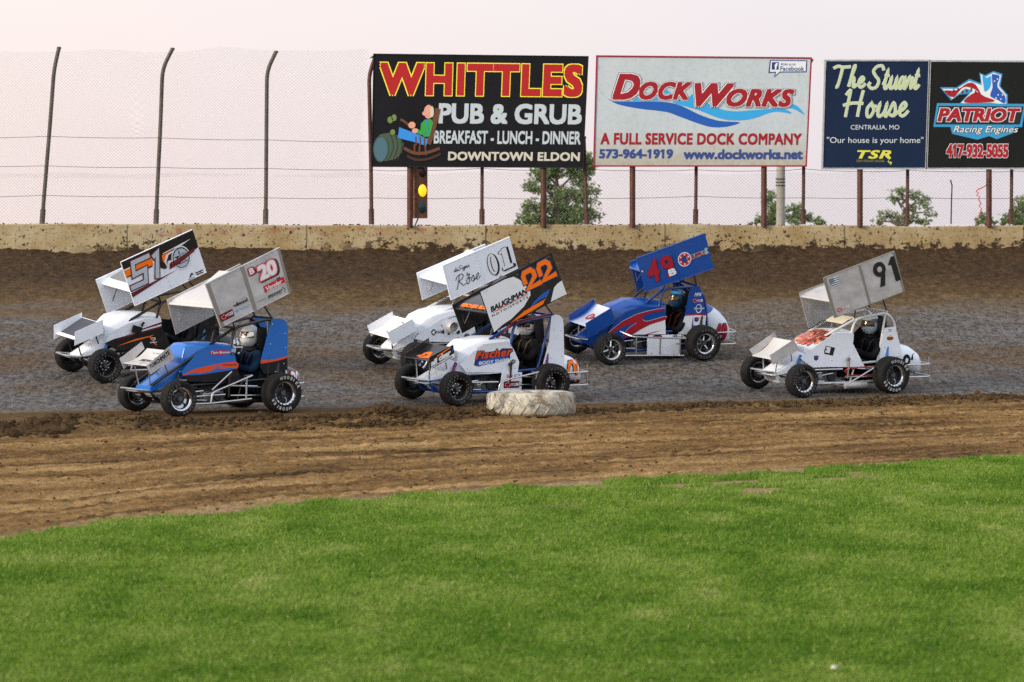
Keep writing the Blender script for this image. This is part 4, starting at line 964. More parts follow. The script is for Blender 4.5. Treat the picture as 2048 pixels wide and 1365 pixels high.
    for s in (1, -1): m.tube([(1.67, .14 * s, .29), (1.60, .15 * s, .17), (1.48, .14 * s, .14)], .014, cm, 6, bend=.05)
    m.tube([(1.66, -.17, .295), (1.66, .17, .295)], .016, cm, 8); m.build('front_bumper', car)
    tx_ = sp_['rbump']; m = MB()
    for z in (.345, .175): m.tube([(-.25, .24, z), (tx_ + .06, .27, z), (tx_, .18, z), (tx_, -.18, z), (tx_ + .06, -.27, z), (-.25, -.24, z)], .011, steel, 6, bend=.05)
    for y in (.17, -.17): m.tube([(tx_, y, .13), (tx_, y, .43 if y > 0 else .35)], .009, steel, 6)
    m.build('rear_bumper', car)
    m = MB()
    for pts in sp_['nerf']: m.tube(pts, .0125, steel, 8, bend=.05)
    nb = m.build('nerf_bar', car)
    for ex_ in g('extra', []): ex_(car)
    # ---- net beside the driver on the far side
    m = MB()
    for k in range(9): x = fx + .03 + .03 * k; m.tube([(x + .16, -.12 - .012 * k, .80), (x - .03, -.13 - .01 * k, .95)], .004, webm if not g('netw') else steel, 4)
    for k in range(5): z = .82 + .03 * k; m.tube([(fx + .17 - .04 * k, -.13, z), (fx + .42 - .05 * k, -.23, z)], .004, webm if not g('netw') else steel, 4)
    m.build('rock_screen', car)
    # ---- top wing
    W = sp_['wing']; wm_ = W['mat']; Yw = .6
    FT, RT, RB, FB = W['near']; u_ = (Vector((RT[0] - FT[0], RT[1] - FT[1]))).normalized(); th = math.atan2(u_.y, -u_.x)
    lex, lez = W['le']; ch = W.get('chord', .80); NU = 16
    def foil_pt(s, off=0):
        h_ = .035 * math.sin(math.pi * min(1, s * 1.6)) * (1 - s) + .10 * s ** 2.4 + off; d = s * ch
        return (lex - d * math.cos(th) + h_ * math.sin(th), lez + d * math.sin(th) + h_ * math.cos(th))
    ring = []
    for k in range(NU + 1): s = (k / NU) ** 1.5; ring.append((s, .012 + .05 * math.sqrt(min(1, s * 12)) * (1 - s) ** 1.5))
    top = [foil_pt(s, t_ * .45) for s, t_ in ring]; bot = [foil_pt(s, -t_ * .55) for s, t_ in ring]
    nose = [(lex + .030 * math.cos(a) * math.cos(th) + .022 * math.sin(a) * math.sin(th), lez - .030 * math.cos(a) * math.sin(th) + .022 * math.sin(a) * math.cos(th)) for a in (-1.2, -.6, 0, .6, 1.2)]
    loop = top[::-1][:-1] + nose[::-1] + bot[1:]
    m = MB(); m.loft([[(x, y, z) for x, z in loop] for y in (-Yw + .006, -.3, 0, .3, Yw - .012)], W.get('foil', wm_)); fo = m.build('top_wing', car, 40)
    if W.get('foil_dec'):
        def ffn(u, v):
            x, z = foil_pt(v, .035); x2, z2 = foil_pt(v + .02, .035); n_ = Vector((-(z2 - z), 0, (x2 - x))); n_ = -n_.normalized() if n_.z > 0 and False else Vector((z2 - z, 0, -(x2 - x))).normalized()
            return (x, -Yw + 2 * Yw * u, z), n_
        D = Decals(ffn, .002, .006); W['foil_dec'](D); D.build(fo)
    P4 = lambda q, y: (q[0], y, q[1])
    fn = quad_sheet(P4(FB, Yw), P4(RB, Yw), P4(RT, Yw), P4(FT, Yw))
    def board(fn_, ribs, dec, edge):
        m = MB(); m.plate(fn_, [(0, 0), (1, 0), (1, 1), (0, 1)], .010, W['board'])
        ax = quad = None
        def strip(u0, v0, u1, v1, mt, pr=.006):
            m.plate(lambda u, v: (Vector(fn_(u, v)[0]) + Vector(fn_(u, v)[1]) * pr, fn_(u, v)[1]), [(u0, v0), (u1, v0), (u1, v1), (u0, v1)], pr * .8, mt)
        for a_, b_ in ribs: strip(a_, .004, b_, .996, alu_dk if W.get('alu') else W['board'], .005)
        e_ = W.get('edge', steel); p00, p10, p11, p01 = [Vector(fn_(*q)[0]) for q in ((0, 0), (1, 0), (1, 1), (0, 1))]; inn = -Vector(fn_(0, 0)[1]) * .005
        m.tube([p01 + inn, p11 + inn], .0095, e_, 6); m.tube([p00 + inn, p10 + inn], .008, e_, 6); m.tube([p01 + inn, p00 + inn], .008, e_, 6)
        rv = Decals(fn_, .001, .0055, m)
        for a_, b_ in ribs:
            for k in range(9): rv.ell((a_ + b_) / 2, .06 + .11 * k, .0035, .0075, dkmet if not W.get('alu') else steel, 0, 6)
        for k in range(14): rv.ell(.04 + .071 * k, .972, .003, .006, dkmet, 0, 6); rv.ell(.04 + .071 * k, .028, .003, .006, dkmet, 0, 6)
        o = m.build('wing_side_board', car, 0)
        if dec: D = Decals(fn_, .0012, .0066); dec(D); D.build(o)
    board(fn, W.get('ribs', [(.485, .505)]), W.get('dec'), True)
    ff, fb = W['far']; L = 1.15; uu = Vector((u_.x, u_.y))
    rt = (ff[0] + uu.x * L, ff[1] + uu.y * L); rb = (fb[0] + uu.x * L, fb[1] + uu.y * L)
    fnf = quad_sheet(P4(rb, -Yw), P4(fb, -Yw), P4(ff, -Yw), P4(rt, -Yw)); board(fnf, [(.5, .53)], None, True)
    def strut(a, b, r_, mt): m = MB(); m.tube([a, b], r_, mt, 6); m.build('wing_strut', car)
    for s in (1, -1):
        y = .2 * s; a = foil_pt(.45, -.02); b = foil_pt(.9, -.01); strut((a[0], y, a[1]), (fx - .02, y, fz), .011, W.get('strut', dkmet)); strut((b[0], y, b[1]), (rx + .0, y, rz), .011, W.get('strut', dkmet))
    c0 = foil_pt(.2, -.03); strut((c0[0], -.42, c0[1]), (c0[0] + .02, -Yw + .012, (ff[1] + fb[1]) / 2 - .06), .006, W.get('strut', steel))
    # ---- front wing
    Fw = sp_['fwing']; FT, RT, RB, FB = Fw['near']; Yf = .3; fw = Fw['le']; ft_ = Fw['te']
    def fp(s, off=0):
        x = fw[0] + (ft_[0] - fw[0]) * s; z = fw[1] + (ft_[1] - fw[1]) * s; d_ = Vector((ft_[0] - fw[0], ft_[1] - fw[1])).normalized(); nn = Vector((-d_.y, d_.x)) * (-1 if d_.x > 0 else 1)
        nn = Vector((d_.y, -d_.x)); h_ = -.035 * math.sin(math.pi * s) + off; return (x + nn.x * h_, z + nn.y * h_)
    tp_ = [fp(k / 10, .008) for k in range(11)]; bt_ = [fp(k / 10, -.008) for k in range(11)]
    nx_ = [fp(-.03, .006), fp(-.045, 0), fp(-.03, -.008)]
    m = MB(); m.loft([[(x, y, z) for x, z in tp_[::-1] + nx_ + bt_] for y in (-Yf + .004, 0, Yf - .008)], Fw['foil']); fo = m.build('front_wing', car, 40)
    if Fw.get('foil_dec'):
        def ffn2(u, v):
            x, z = fp(v, .009); x2, z2 = fp(v + .02, .009); return (x, -Yf + 2 * Yf * u, z), Vector((z2 - z, 0, -(x2 - x))).normalized()
        D = Decals(ffn2, .0012, .0015); Fw['foil_dec'](D); D.build(fo)
    for c4, y, dec in ((Fw['near'], Yf, Fw.get('dec')), (Fw['far'], -Yf, None)):
        a, b, c, d = [P4(q, y) for q in c4]
        f2 = quad_sheet(d, c, b, a) if y > 0 else quad_sheet(c, d, a, b)
        m = MB(); m.plate(f2, [(0, 0), (1, 0), (1, 1), (0, 1)], .006, Fw['board'])
        if dec: dec(Decals(f2, .0012, .002, m))
        o = m.build('front_wing_board', car, 0)
        pass
    for s in (1, -1):
        m = MB(); p = fp(.12, -.01); q = fp(.8, -.01); y = .17 * s
        m.tube([(p[0], y, p[1]), (p[0] - .03, y, p[1] - .05), (1.665, .145 * s, .30)], .009, Fw.get('strut', steel), 6, bend=.03); m.build('front_wing_strut', car)
        m = MB(); m.tube([(q[0], y, q[1]), (1.40, .16 * s, .40)], .009, Fw.get('strut', steel), 6); m.build('front_wing_strut', car)
    return car
# ------------------------------------------------------------------ shared marks
def gear(D, cx, cy, rx, ry, col, hole, L=0):
    D.ring(cx, cy, rx, ry, .52, col, L, 20)
    for k in range(6): a = k * math.pi / 3 + .3; D.ell(cx + rx * .76 * math.cos(a), cy + ry * .76 * math.sin(a), rx * .13, ry * .13, hole, L + 1, 8)
def supply(D, u0, v0, u1, v1, plate_, fg, txt, L=0, tc_=None):
    """the wrench-and-gear supply mark, optionally on a dark plate"""
    w_, h_ = u1 - u0, v1 - v0
    if plate_: D.rect(u0, v0, u1, v1, plate_, L)
    D.poly([(u0 + w_ * .42, v0 + h_ * .34), (u1 - w_ * .05, v0 + h_ * .22), (u1 - w_ * .02, v0 + h_ * .78), (u0 + w_ * .42, v0 + h_ * .68)], fg, L + 1)
    gear(D, u0 + w_ * .24, v0 + h_ * .5, w_ * .20, h_ * .44, fg if plate_ else red, plate_ or fg, L + 2); D.text(txt, u0 + w_ * .46, v0 + h_ * .34, u1 - w_ * .06, v0 + h_ * .66, tc_ or plate_ or red, L + 3, .02)
def P_(l): return [(-x, z) for x, z in l]
def mirror_poly(l): return l
bluep = gloss('royal blue paint', (.012, .135, .50)); blue49 = gloss('deep blue paint', (.006, .062, .30)); whitep = whiteg; flame_r = decal('flame orange red', (.72, .075, .015)); dred49 = decal('swoosh red', (.34, .012, .025))
purple = paint('purple spring', (.16, .02, .15), .4, .2, .2); bluesp = paint('blue spring', (.01, .13, .42), .4, .1, .2); yelsp = paint('brass spring', (.35, .22, .03), .4, .5, .2); frame_blue = gloss('blue frame paint', (.012, .055, .23)); frame_white = gloss('white frame paint', (.60, .62, .62)); frame_black = gloss('black frame paint', (.010, .010, .012))
hood_std = [(1.69, .165, .255, .305, .02), (1.45, .185, .30, .43, .025), (1.25, .215, .33, .555, .03), (1.232, .20, .33, .665, .05), (1.1, .235, .35, .755, .07), (.95, .255, .36, .805, .07), (.75, .262, .37, .845, .05), (.50, .264, .38, .835, .04)]
tank_std = [(-.15, .235, .42, .15), (-.35, .245, .40, .165), (-.52, .22, .36, .16), (-.66, .17, .32, .13), (-.74, .10, .29, .09), (-.77, .03, .28, .04)]
# ================================================================== the six cars
def lever(mt, x=.56, z=.44):
    def f(car):
        m = MB(); m.tube([(x + .01, .285, z - .26), (x, .29, z - .10), (x, .29, z)], [.012, .014, .018], mt, 8); m.lathe([(.001, .014), (.026, .012), (.026, -.012), (.001, -.014)], mt, (x + .01, .295, z), 14); m.build('brake_lever', car)
    return f
def box_panel(mt, pl, y, dec=None):
    def f(car):
        m = MB(); fn = lambda u, v: ((-u, y, v), Vector((0, 1, 0))); m.plate(fn, P_(pl), .01, mt)
        if dec: dec(Decals(fn, .0012, .0014, m))
        m.build('engine_cover', car, 0)
    return f
# ---- number 91: bare aluminium wings, white body
def d91(D):
    D.nine(.655, .30, .825, .90, black, alu_w, 0); D.poly([(.865, .74), (.93, .905), (.975, .905), (.985, .30), (.915, .30), (.908, .72)], black, 0)
    D.rect(.062, .73, .185, .93, white, 0); D.rect(.062, .82, .12, .93, grey, 1)
    for k in range(4): D.rect(.12 if k > 1 else .062, .745 + .048 * k, .185, .765 + .048 * k, black, 1)
    D.rect(.062, .79, .185, .81, blue, 2); supply(D, .05, .08, .225, .20, None, white, 'SUPPLY', 0, red)
def s91(D):
    D.poly(P_([(.962, .59), (.935, .652), (.785, .622), (.818, .512), (.962, .545)]), black, 0); D.poly(P_([(.945, .585), (.925, .64), (.855, .626), (.875, .548), (.95, .563)]), white, 1); D.ell(-.93, .60, .010, .012, black, 2, 8)
    D.poly(P_([(1.128, .52), (1.09, .525), (1.052, .52), (1.055, .475), (1.09, .452), (1.125, .475)]), navy, 0); D.rect(-1.12, .492, -1.06, .508, red, 1)
    for x, z in ((.40, .76), (.47, .72), (.35, .42), (.55, .42), (.55, .50), (1.22, .43), (.83, .45)): D.ell(-x, z, .006, .006, black, 0, 8)
def t91(D):
    D.ell(.125, .72, .058, .028, red, 0, 18); D.ell(.118, .718, .03, .010, decal('oval green', (.03, .12, .06)), 1, 12); D.poly([(.13, .735), (.15, .75), (.155, .775), (.125, .77), (.115, .745)], yellow, 1)
    D.text('SPRINGS', .09, .832, .15, .845, navy, 0, .01); D.text('RACING', .10, .812, .145, .825, navy, 0, .01)
    for x, z in ((-.23, .82), (.0, .80), (-.04, .60), (-.28, .51), (.03, .42)): D.ell(-x, z, .006, .006, black, 0, 8)
def flames(D): pass
def mk91(car):
    lever(alu_dk, .565, .46)(car)
    m = MB(); m.lathe([(.001, .18), (.042, .175), (.045, .15), (.045, -.15), (.042, -.175), (.001, -.18)], alu_w, (.45, .3, .10), 20, 'x'); m.build('muffler', car)
    m = MB(); m.loft([[(.44, y, 1.022), (.54, y, .99), (.64, y, .935)] for y in (-.21, -.1, 0, .1, .21)], paint('cream visor panel', (.62, .58, .47), .4, 0, .15), cap=False, closed=False); m.build('sun_visor', car)
    m = MB(); P = [(.62, .28, .30), (.56, .28, .335), (.1, .28, .345)]; m.tube(P, .012, paint('red link', (.30, .015, .03), .4), 6); m.tube([(.62, .28, .30), (.56, .28, .235), (.1, .28, .225)], .012, paint('red link', (.30, .015, .03), .4), 6); m.build('torsion_link', car)
def flame_hood(name):
    t = NT(name); g = t.geo(); s_ = t.n('SeparateXYZ', {0: g}); X_, Y_, Z_ = s_.outputs[0], s_.outputs[1], s_.outputs[2]
    n1 = t.noise(t.map(g, (1.2, 3, 3)), 5, 4, .6, 1.5); n2 = t.noise(t.map(g, (1.5, 4, 4), (3, 1, 2)), 9, 4, .6, 1)
    c = t.ramp(n1, [(.40, (.05, .008, .006)), (.49, (.26, .022, .008)), (.56, (.50, .09, .015)), (.63, (.78, .40, .08)), (.70, (.75, .66, .48))])
    top = t.math('GREATER_THAN', t.math('ADD', Z_, t.math('MULTIPLY', t.math('SUBTRACT', n2, .5), .13)), t.math('ADD', .70, t.math('MULTIPLY', t.math('SUBTRACT', 1.0, X_), .20)))
    fr = t.math('LESS_THAN', t.math('ADD', X_, t.math('MULTIPLY', n2, .05)), 1.26)
    bk_ = t.math('GREATER_THAN', t.math('ADD', X_, t.math('MULTIPLY', n2, .3)), .96)
    f = t.math('MULTIPLY', t.math('MULTIPLY', top, fr), bk_)
    t.set(Base_Color=t.mix(f, (.70, .74, .80), c), Roughness=.28, Coat_Weight=.3); return t.m
make_car(dict(label='white race car numbered 91 with bare aluminium wings and a flame-painted hood',
    o=(4.909, 54.887, .147), R=((-.8659, .4996, .0251), (-.4999, -.8626, -.0775), (-.017, -.0797, .9967)),
    rims=('bead', 'bead'), letters=(0, 1), cage=frame_white, top=((.453, .993), (-.104, 1.082)), barlow=(.93, .775), head=(.02, .896), shock=bluesp, paint=flame_hood('white paint with flames'),
    hood=hood_std, side=[([(1.345, .50), (1.07, .672), (.79, .828), (.50, .818), (.484, .80), (.486, .70), (.497, .675), (.284, .342), (.853, .360), (1.138, .366), (1.30, .46)], whiteg)], side_dec=s91,
    tail=[([(-.031, .865), (-.20, .88), (-.214, .875), (-.34, .488), (.073, .391), (.085, .43)], whiteg)], tail_dec=t91,
    tank=[(-.15, .235, .46, .15), (-.35, .245, .45, .18), (-.55, .22, .41, .18), (-.70, .17, .35, .15), (-.78, .10, .31, .10), (-.81, .03, .29, .05)], tankp=whiteg,
    tank_dec=lambda D: (D.nine(.36, .21, .50, .49, black, whiteg, 0), D.poly([(.505, .41), (.55, .49), (.605, .49), (.615, .21), (.56, .21), (.555, .41)], black, 0)), engx=.85,
    bump=1.90, rbump=-0.86, nerf=[[(.785, .5, .118), (.306, .5, .35), (.27, .46, .36), (.26, .27, .34)], [(1.21, .42, .35), (.76, .42, .346)], [(.785, .5, .118), (.80, .26, .13)]],
    extra=[mk91],
    wing=dict(near=((1.239, 1.608), (.09, 1.948), (-.107, 1.401), (1.038, 1.07)), far=((.813, 1.288), (.639, .797)), le=(.753, 1.238), mat=alu_w, board=alu_w, alu=True, ribs=[(.485, .515), (.002, .03), (.972, .998)], edge=alu_dk, dec=d91),
    fwing=dict(near=((1.866, .557), (1.49, .755), (1.384, .622), (1.803, .426)), far=((1.799, .567), (1.405, .789), (1.36, .729), (1.727, .48)), le=(1.735, .487), te=(1.41, .717), foil=paint('bright aluminium', (.58, .57, .55), .35, .3, .2), board=alu_w)))
# ---- number B20: blue body, raw aluminium wings
def dB20(D):
    D.rect(.022, .10, .21, .26, maroon, 0); supply(D, .03, .12, .205, .245, None, white, 'SUPPLY', 1, maroon)
    D.text('wilwood', .235, .265, .435, .345, black, 0, .012, -.1, .8, tilt=-.01); D.text('disc brakes', .34, .35, .42, .368, grey, 0); D.stroke([(.24, .17), (.27, .20), (.26, .14), (.31, .19), (.34, .14), (.37, .18), (.40, .15), (.43, .18)], .018, decal('pale blue print', (.18, .38, .62)), 0, 2)
    D.text('MICRO MOTORSPORTS', .53, .128, .67, .15, grey, 0)
    D.close('sponsor_marks'); D.text('B', .562, .735, .625, .865, black, 0, .03, outl=[(.12, black)]); D.text('B', .552, .75, .612, .88, white, 2, .03, outl=[(.12, red)])
    D.text('20', .675, .50, .915, .82, black, 0, .035, 0, .95, outl=[(.075, black)]); D.text('20', .655, .525, .895, .845, white, 2, .035, 0, .95, outl=[(.07, red), (.035, decal('outline pink', (.8, .30, .30)))])
    D.rect(.672, .245, .955, .395, red, 0); D.text('Vander', .69, .275, .92, .365, white, 1, .015, .15, .9)
    for k in range(6): D.rect(.86 + .018 * (k % 3), .39 + .022 * (k // 3), .872 + .018 * (k % 3), .408 + .022 * (k // 3), black, 1)
    D.stroke([(.70, .255), (.94, .255)], .012, white, 1, 2, False)
    D.close('race_number'); D.text('SPEEDWAY', .69, .095, .90, .165, black, 0, .018, .25); D.text('MOTORS', .80, .065, .88, .085, black, 0, .01, .2); D.stroke([(.90, .19), (.93, .13), (.915, .06)], .012, black, 0, 2)
def sB20(D):
    fl = [(1.291, .489), (1.193, .538), (1.084, .573), (.985, .590), (.921, .600), (.716, .630), (.513, .633), (.509, .556), (.60, .570), (.679, .562), (.72, .553), (.80, .566), (.896, .533), (.96, .520), (1.041, .512), (1.10, .520), (1.0, .545), (1.15, .515)]
    D.blob(P_(fl), flame_r, 0); D.poly(P_([(.90, .575), (.80, .590), (.72, .585), (.78, .572), (.84, .578)]), bluep, 1); D.stroke(P_([(.72, .605), (.60, .60), (.52, .607)]), .01, black, 1, 1)
    D.ell(-.755, .762, .16, .028, red, 0, 24); D.text('Tom Brown', -.89, .748, -.62, .778, white, 1, .025, .3)
    D.text('GS', -.595, .765, -.555, .80, white, 0, .02); D.ell(-.575, .735, .032, .018, black, 0, 14); D.ell(-.575, .735, .014, .010, grey, 1, 10)
def tB20(D):
    D.poly(P_([(.165, .648), (-.03, .652), (-.222, .692), (-.222, .668), (-.06, .632), (.168, .604)]), flame_r, 0)
    for x, z in ((-.18, .98), (-.19, .80), (-.17, .60), (.03, .85), (-.05, .50), (.0, 1.10)): D.ell(-x, z, .007, .007, white, 1, 8)
tkB = [(-.12, .20, .42, .14), (-.25, .215, .41, .15), (-.38, .19, .39, .15), (-.46, .14, .38, .13), (-.51, .08, .37, .09), (-.53, .02, .37, .04)]
def tankB20(D): D.text('B', .20, .42, .26, .52, red, 0, .06); D.text('B', .20, .42, .26, .52, white, 1, .02); D.text('20', .30, .30, .49, .50, red, 0, .09); D.text('20', .31, .31, .48, .49, white, 1, .03)
make_car(dict(label='blue race car numbered B20 with raw aluminium wings and an orange flame stripe',
    o=(-3.171, 50.58, .051), R=((-.829, .5591, .0098), (-.5592, -.8286, -.0278), (-.0075, -.0285, .9996)),
    rims=('chrome', 'bead'), letters=(0, 1), cage=frame_black, top=((.538, 1.066), (-.023, 1.177)), barlow=(1.70, .375), head=(.175, .945), shock=paint('black spring', (.012, .012, .012), .4), paint=bluep,
    hood=[(1.70, .185, .29, .35, 0.015), (1.45, .17, .36, .51, 0.015), (1.285, .19, .44, .63, 0.02), (1.225, .19, .45, .84, 0.03), (1.18, .20, .45, .870, 0.035), (.9, .25, .47, .88, 0.04), (.56, .262, .47, .85, 0.04)],
    side=[([(1.31, .54), (1.22, .63), (1.043, .80), (.90, .862), (.656, .835), (.565, .82), (.508, .56), (.62, .535), (1.039, .49), (1.29, .487)], bluep), ([(1.29, .487), (1.039, .49), (.62, .535), (.508, .56), (.45, .40), (.9, .40), (1.2, .41)], blk)], side_dec=sB20,
    tail=[([(.014, 1.168), (-.121, 1.165), (-.17, 1.148), (-.205, 1.115), (-.227, 1.062), (-.224, .692), (-.03, .652), (.165, .648)], bluep), ([(.165, .648), (-.03, .652), (-.224, .692), (-.226, .519), (-.054, .481), (.118, .475), (.175, .56)], blk)], tail_dec=tB20,
    tank=tkB, tankp=blkg, tank_dec=tankB20, bump=1.96, rbump=-0.52,
    nerf=[[(1.017, .5, .148), (.994, .5, .283), (.428, .5, .477)], [(1.42, .42, .14), (1.017, .5, .148), (.438, .5, .188)], [(.507, .5, .442), (.511, .5, .195)], [(1.17, .40, .231), (.76, .40, .245)], [(.70, .40, .353), (.30, .40, .333)], [(.43, .5, .477), (.40, .27, .46)], [(.9, .32, .30), (.62, .32, .52)]],
    extra=[lever(dkmet, .63, .46)],
    wing=dict(near=((1.164, 1.633), (.107, 2.075), (-.068, 1.513), (.94, 1.094)), far=((1.041, 1.38), (.911, .951)), le=(.985, 1.340), mat=alu_w, board=alu_w, alu=True, ribs=[(.465, .51), (.004, .05), (.97, .998)], edge=alu_w, dec=dB20, foil=paint('bright aluminium', (.58, .57, .55), .35, .3, .2)),
    fwing=dict(near=((1.818, .626), (1.502, .854), (1.423, .71), (1.759, .517)), far=((1.87, .68), (1.56, .885), (1.52, .80), (1.81, .55)), le=(1.80, .625), te=(1.48, .795), foil=paint('bright aluminium', (.58, .57, .55), .35, .3, .2), board=alu_w,
               dec=lambda D: (D.text('TORCHMATE', .08, .46, .93, .82, black, 0, .035, .2), D.text('CUTTING SYSTEMS', .45, .36, .80, .44, grey, 0), D.ell(.42, .18, .015, .03, dkmet, 0, 8), D.ell(.86, .18, .015, .03, dkmet, 0, 8)),
               foil_dec=lambda D: (D.text('SPEEDWAY', .28, .30, .80, .46, black, 0, .02, .3), D.text('MOTORS', .62, .14, .82, .20, grey, 0), D.text('www.speedwaymotors.com', .40, .78, .95, .86, grey, 0), D.stroke([(.66, .55), (.80, .70), (.93, .62)], .02, grey, 0, 1.4), D.stroke([(.55, .28), (.58, .08), (.72, .03)], .02, grey, 0, 1.4)))))
# ---- number 22: white body, black wing with orange number
def n22(D, u0, u1, mt, wd, L, b=.53, t=.90, asp=2.05):
    g_ = lambda v: b + (v - .53) / .37 * (t - b)
    for a in (u0, u0 + (u1 - u0) * .56):
        w_ = (u1 - u0) * .40
        D.stroke([(a, g_(.70)), (a, g_(.83)), (a + w_ * .16, g_(.90)), (a + w_ * .72, g_(.90)), (a + w_ * .92, g_(.83)), (a + w_ * .92, g_(.72)), (a + w_ * .10, g_(.53)), (a + w_ * 1.10, g_(.53))], wd, mt, L, asp, False, True)
def d22(D):
    D.poly([(.0, 1.0), (.34, .985), (.45, .94), (.51, .81), (.59, .48), (.57, .37), (.45, .21), (.25, .09), (.13, .065), (.0, .0)], white, 0)
    D.poly([(1.0, .33), (.93, .31), (.88, .27), (.78, .01), (1.0, .0)], white, 0)
    D.poly([(.83, .29), (.76, .16), (.66, .17), (.59, .14), (.51, .10), (.57, .19), (.70, .27)], blue, 1); D.poly([(.75, .135), (.71, .11), (.68, .05), (.52, .028), (.22, .012), (.43, .11), (.61, .125)], orange, 2)
    n22(D, .56, .94, decal('number edge', (.02, .07, .30)), .155, 1); n22(D, .56, .94, black, .135, 2); n22(D, .56, .94, orange, .112, 3)
    D.text('BAUGHMAN', .045, .445, .555, .575, black, 1, .04, .2, .95); D.poly([(.10, .425), (.105, .445), (.545, .452), (.54, .428)], decal('coral', (.75, .20, .10)), 1); D.ell(.315, .437, .012, .026, black, 2, 10)
    D.stroke([(.05, .425), (.54, .418)], .006, black, 2, 2, False); D.text('MOTO/SPORTS', .04, .335, .535, .39, black, 1, .02, 0, 1.5)
    for x, z in ((.92, .965), (.95, .965), (.04, .95), (.08, .945), (.5, .945)): D.ell(x, z, .006, .012, steel, 2, 8)
def s22(D):
    D.poly(P_([(1.06, .49), (1.035, .60), (.99, .612), (.97, .65), (.66, .675), (.63, .700), (.465, .695), (.455, .655), (.50, .625), (.50, .56), (.72, .53), (.90, .50), (.98, .47)]), navy, 0)
    D.poly(P_([(1.02, .475), (1.0, .545), (.56, .605), (.52, .565), (.70, .515)]), blue, 1)
    D.text('Fischer', -1.04, .565, -.475, .675, flame_r, 2, .03, .25, 1.08, [(.030, black)], tilt=.035); D.text('BODY SHOP', -.985, .492, -.525, .535, white, 2, .03, .1, tilt=.035)
    D.ring(-.45, .52, .03, .030, .6, black, 0, 16); D.text('R', -.462, .505, -.438, .535, maroon, 1, .03); D.poly(P_([(.50, .53), (.482, .545), (.482, .50)]), grey, 0); D.poly(P_([(.40, .545), (.42, .53), (.42, .50)]), grey, 0)
    for x, z in ((1.16, .45), (1.13, .42), (.42, .43), (.50, .73), (1.0, .72)): D.ell(-x, z, .006, .006, black, 0, 8)
def mk22(car):
    lever(dkmet, .50, .49)(car)
    m = MB(); m.tube([(.68, .20, .83), (.56, .245, .93), (.47, .25, 1.02), (.30, .25, 1.06), (.0, .25, 1.105), (-.12, .24, 1.13)], .014, paint('red hose', (.26, .02, .025), .5), 6, bend=.05); m.build('hose', car)
def bx22(D): D.rect(-.605, .175, -.36, .265, maroon, 0); supply(D, -.60, .18, -.365, .26, None, white, 'SUPPLY', 1, maroon); D.rect(-.56, .315, -.47, .355, red, 0); D.text('STP', -.55, .322, -.48, .348, white, 1, .03); D.ring(-.395, .335, .045, .018, .7, decal('violet', (.12, .08, .35)), 0, 16); D.ell(-.335, .24, .009, .009, black, 0, 8); D.ell(-.335, .205, .009, .009, black, 0, 8)
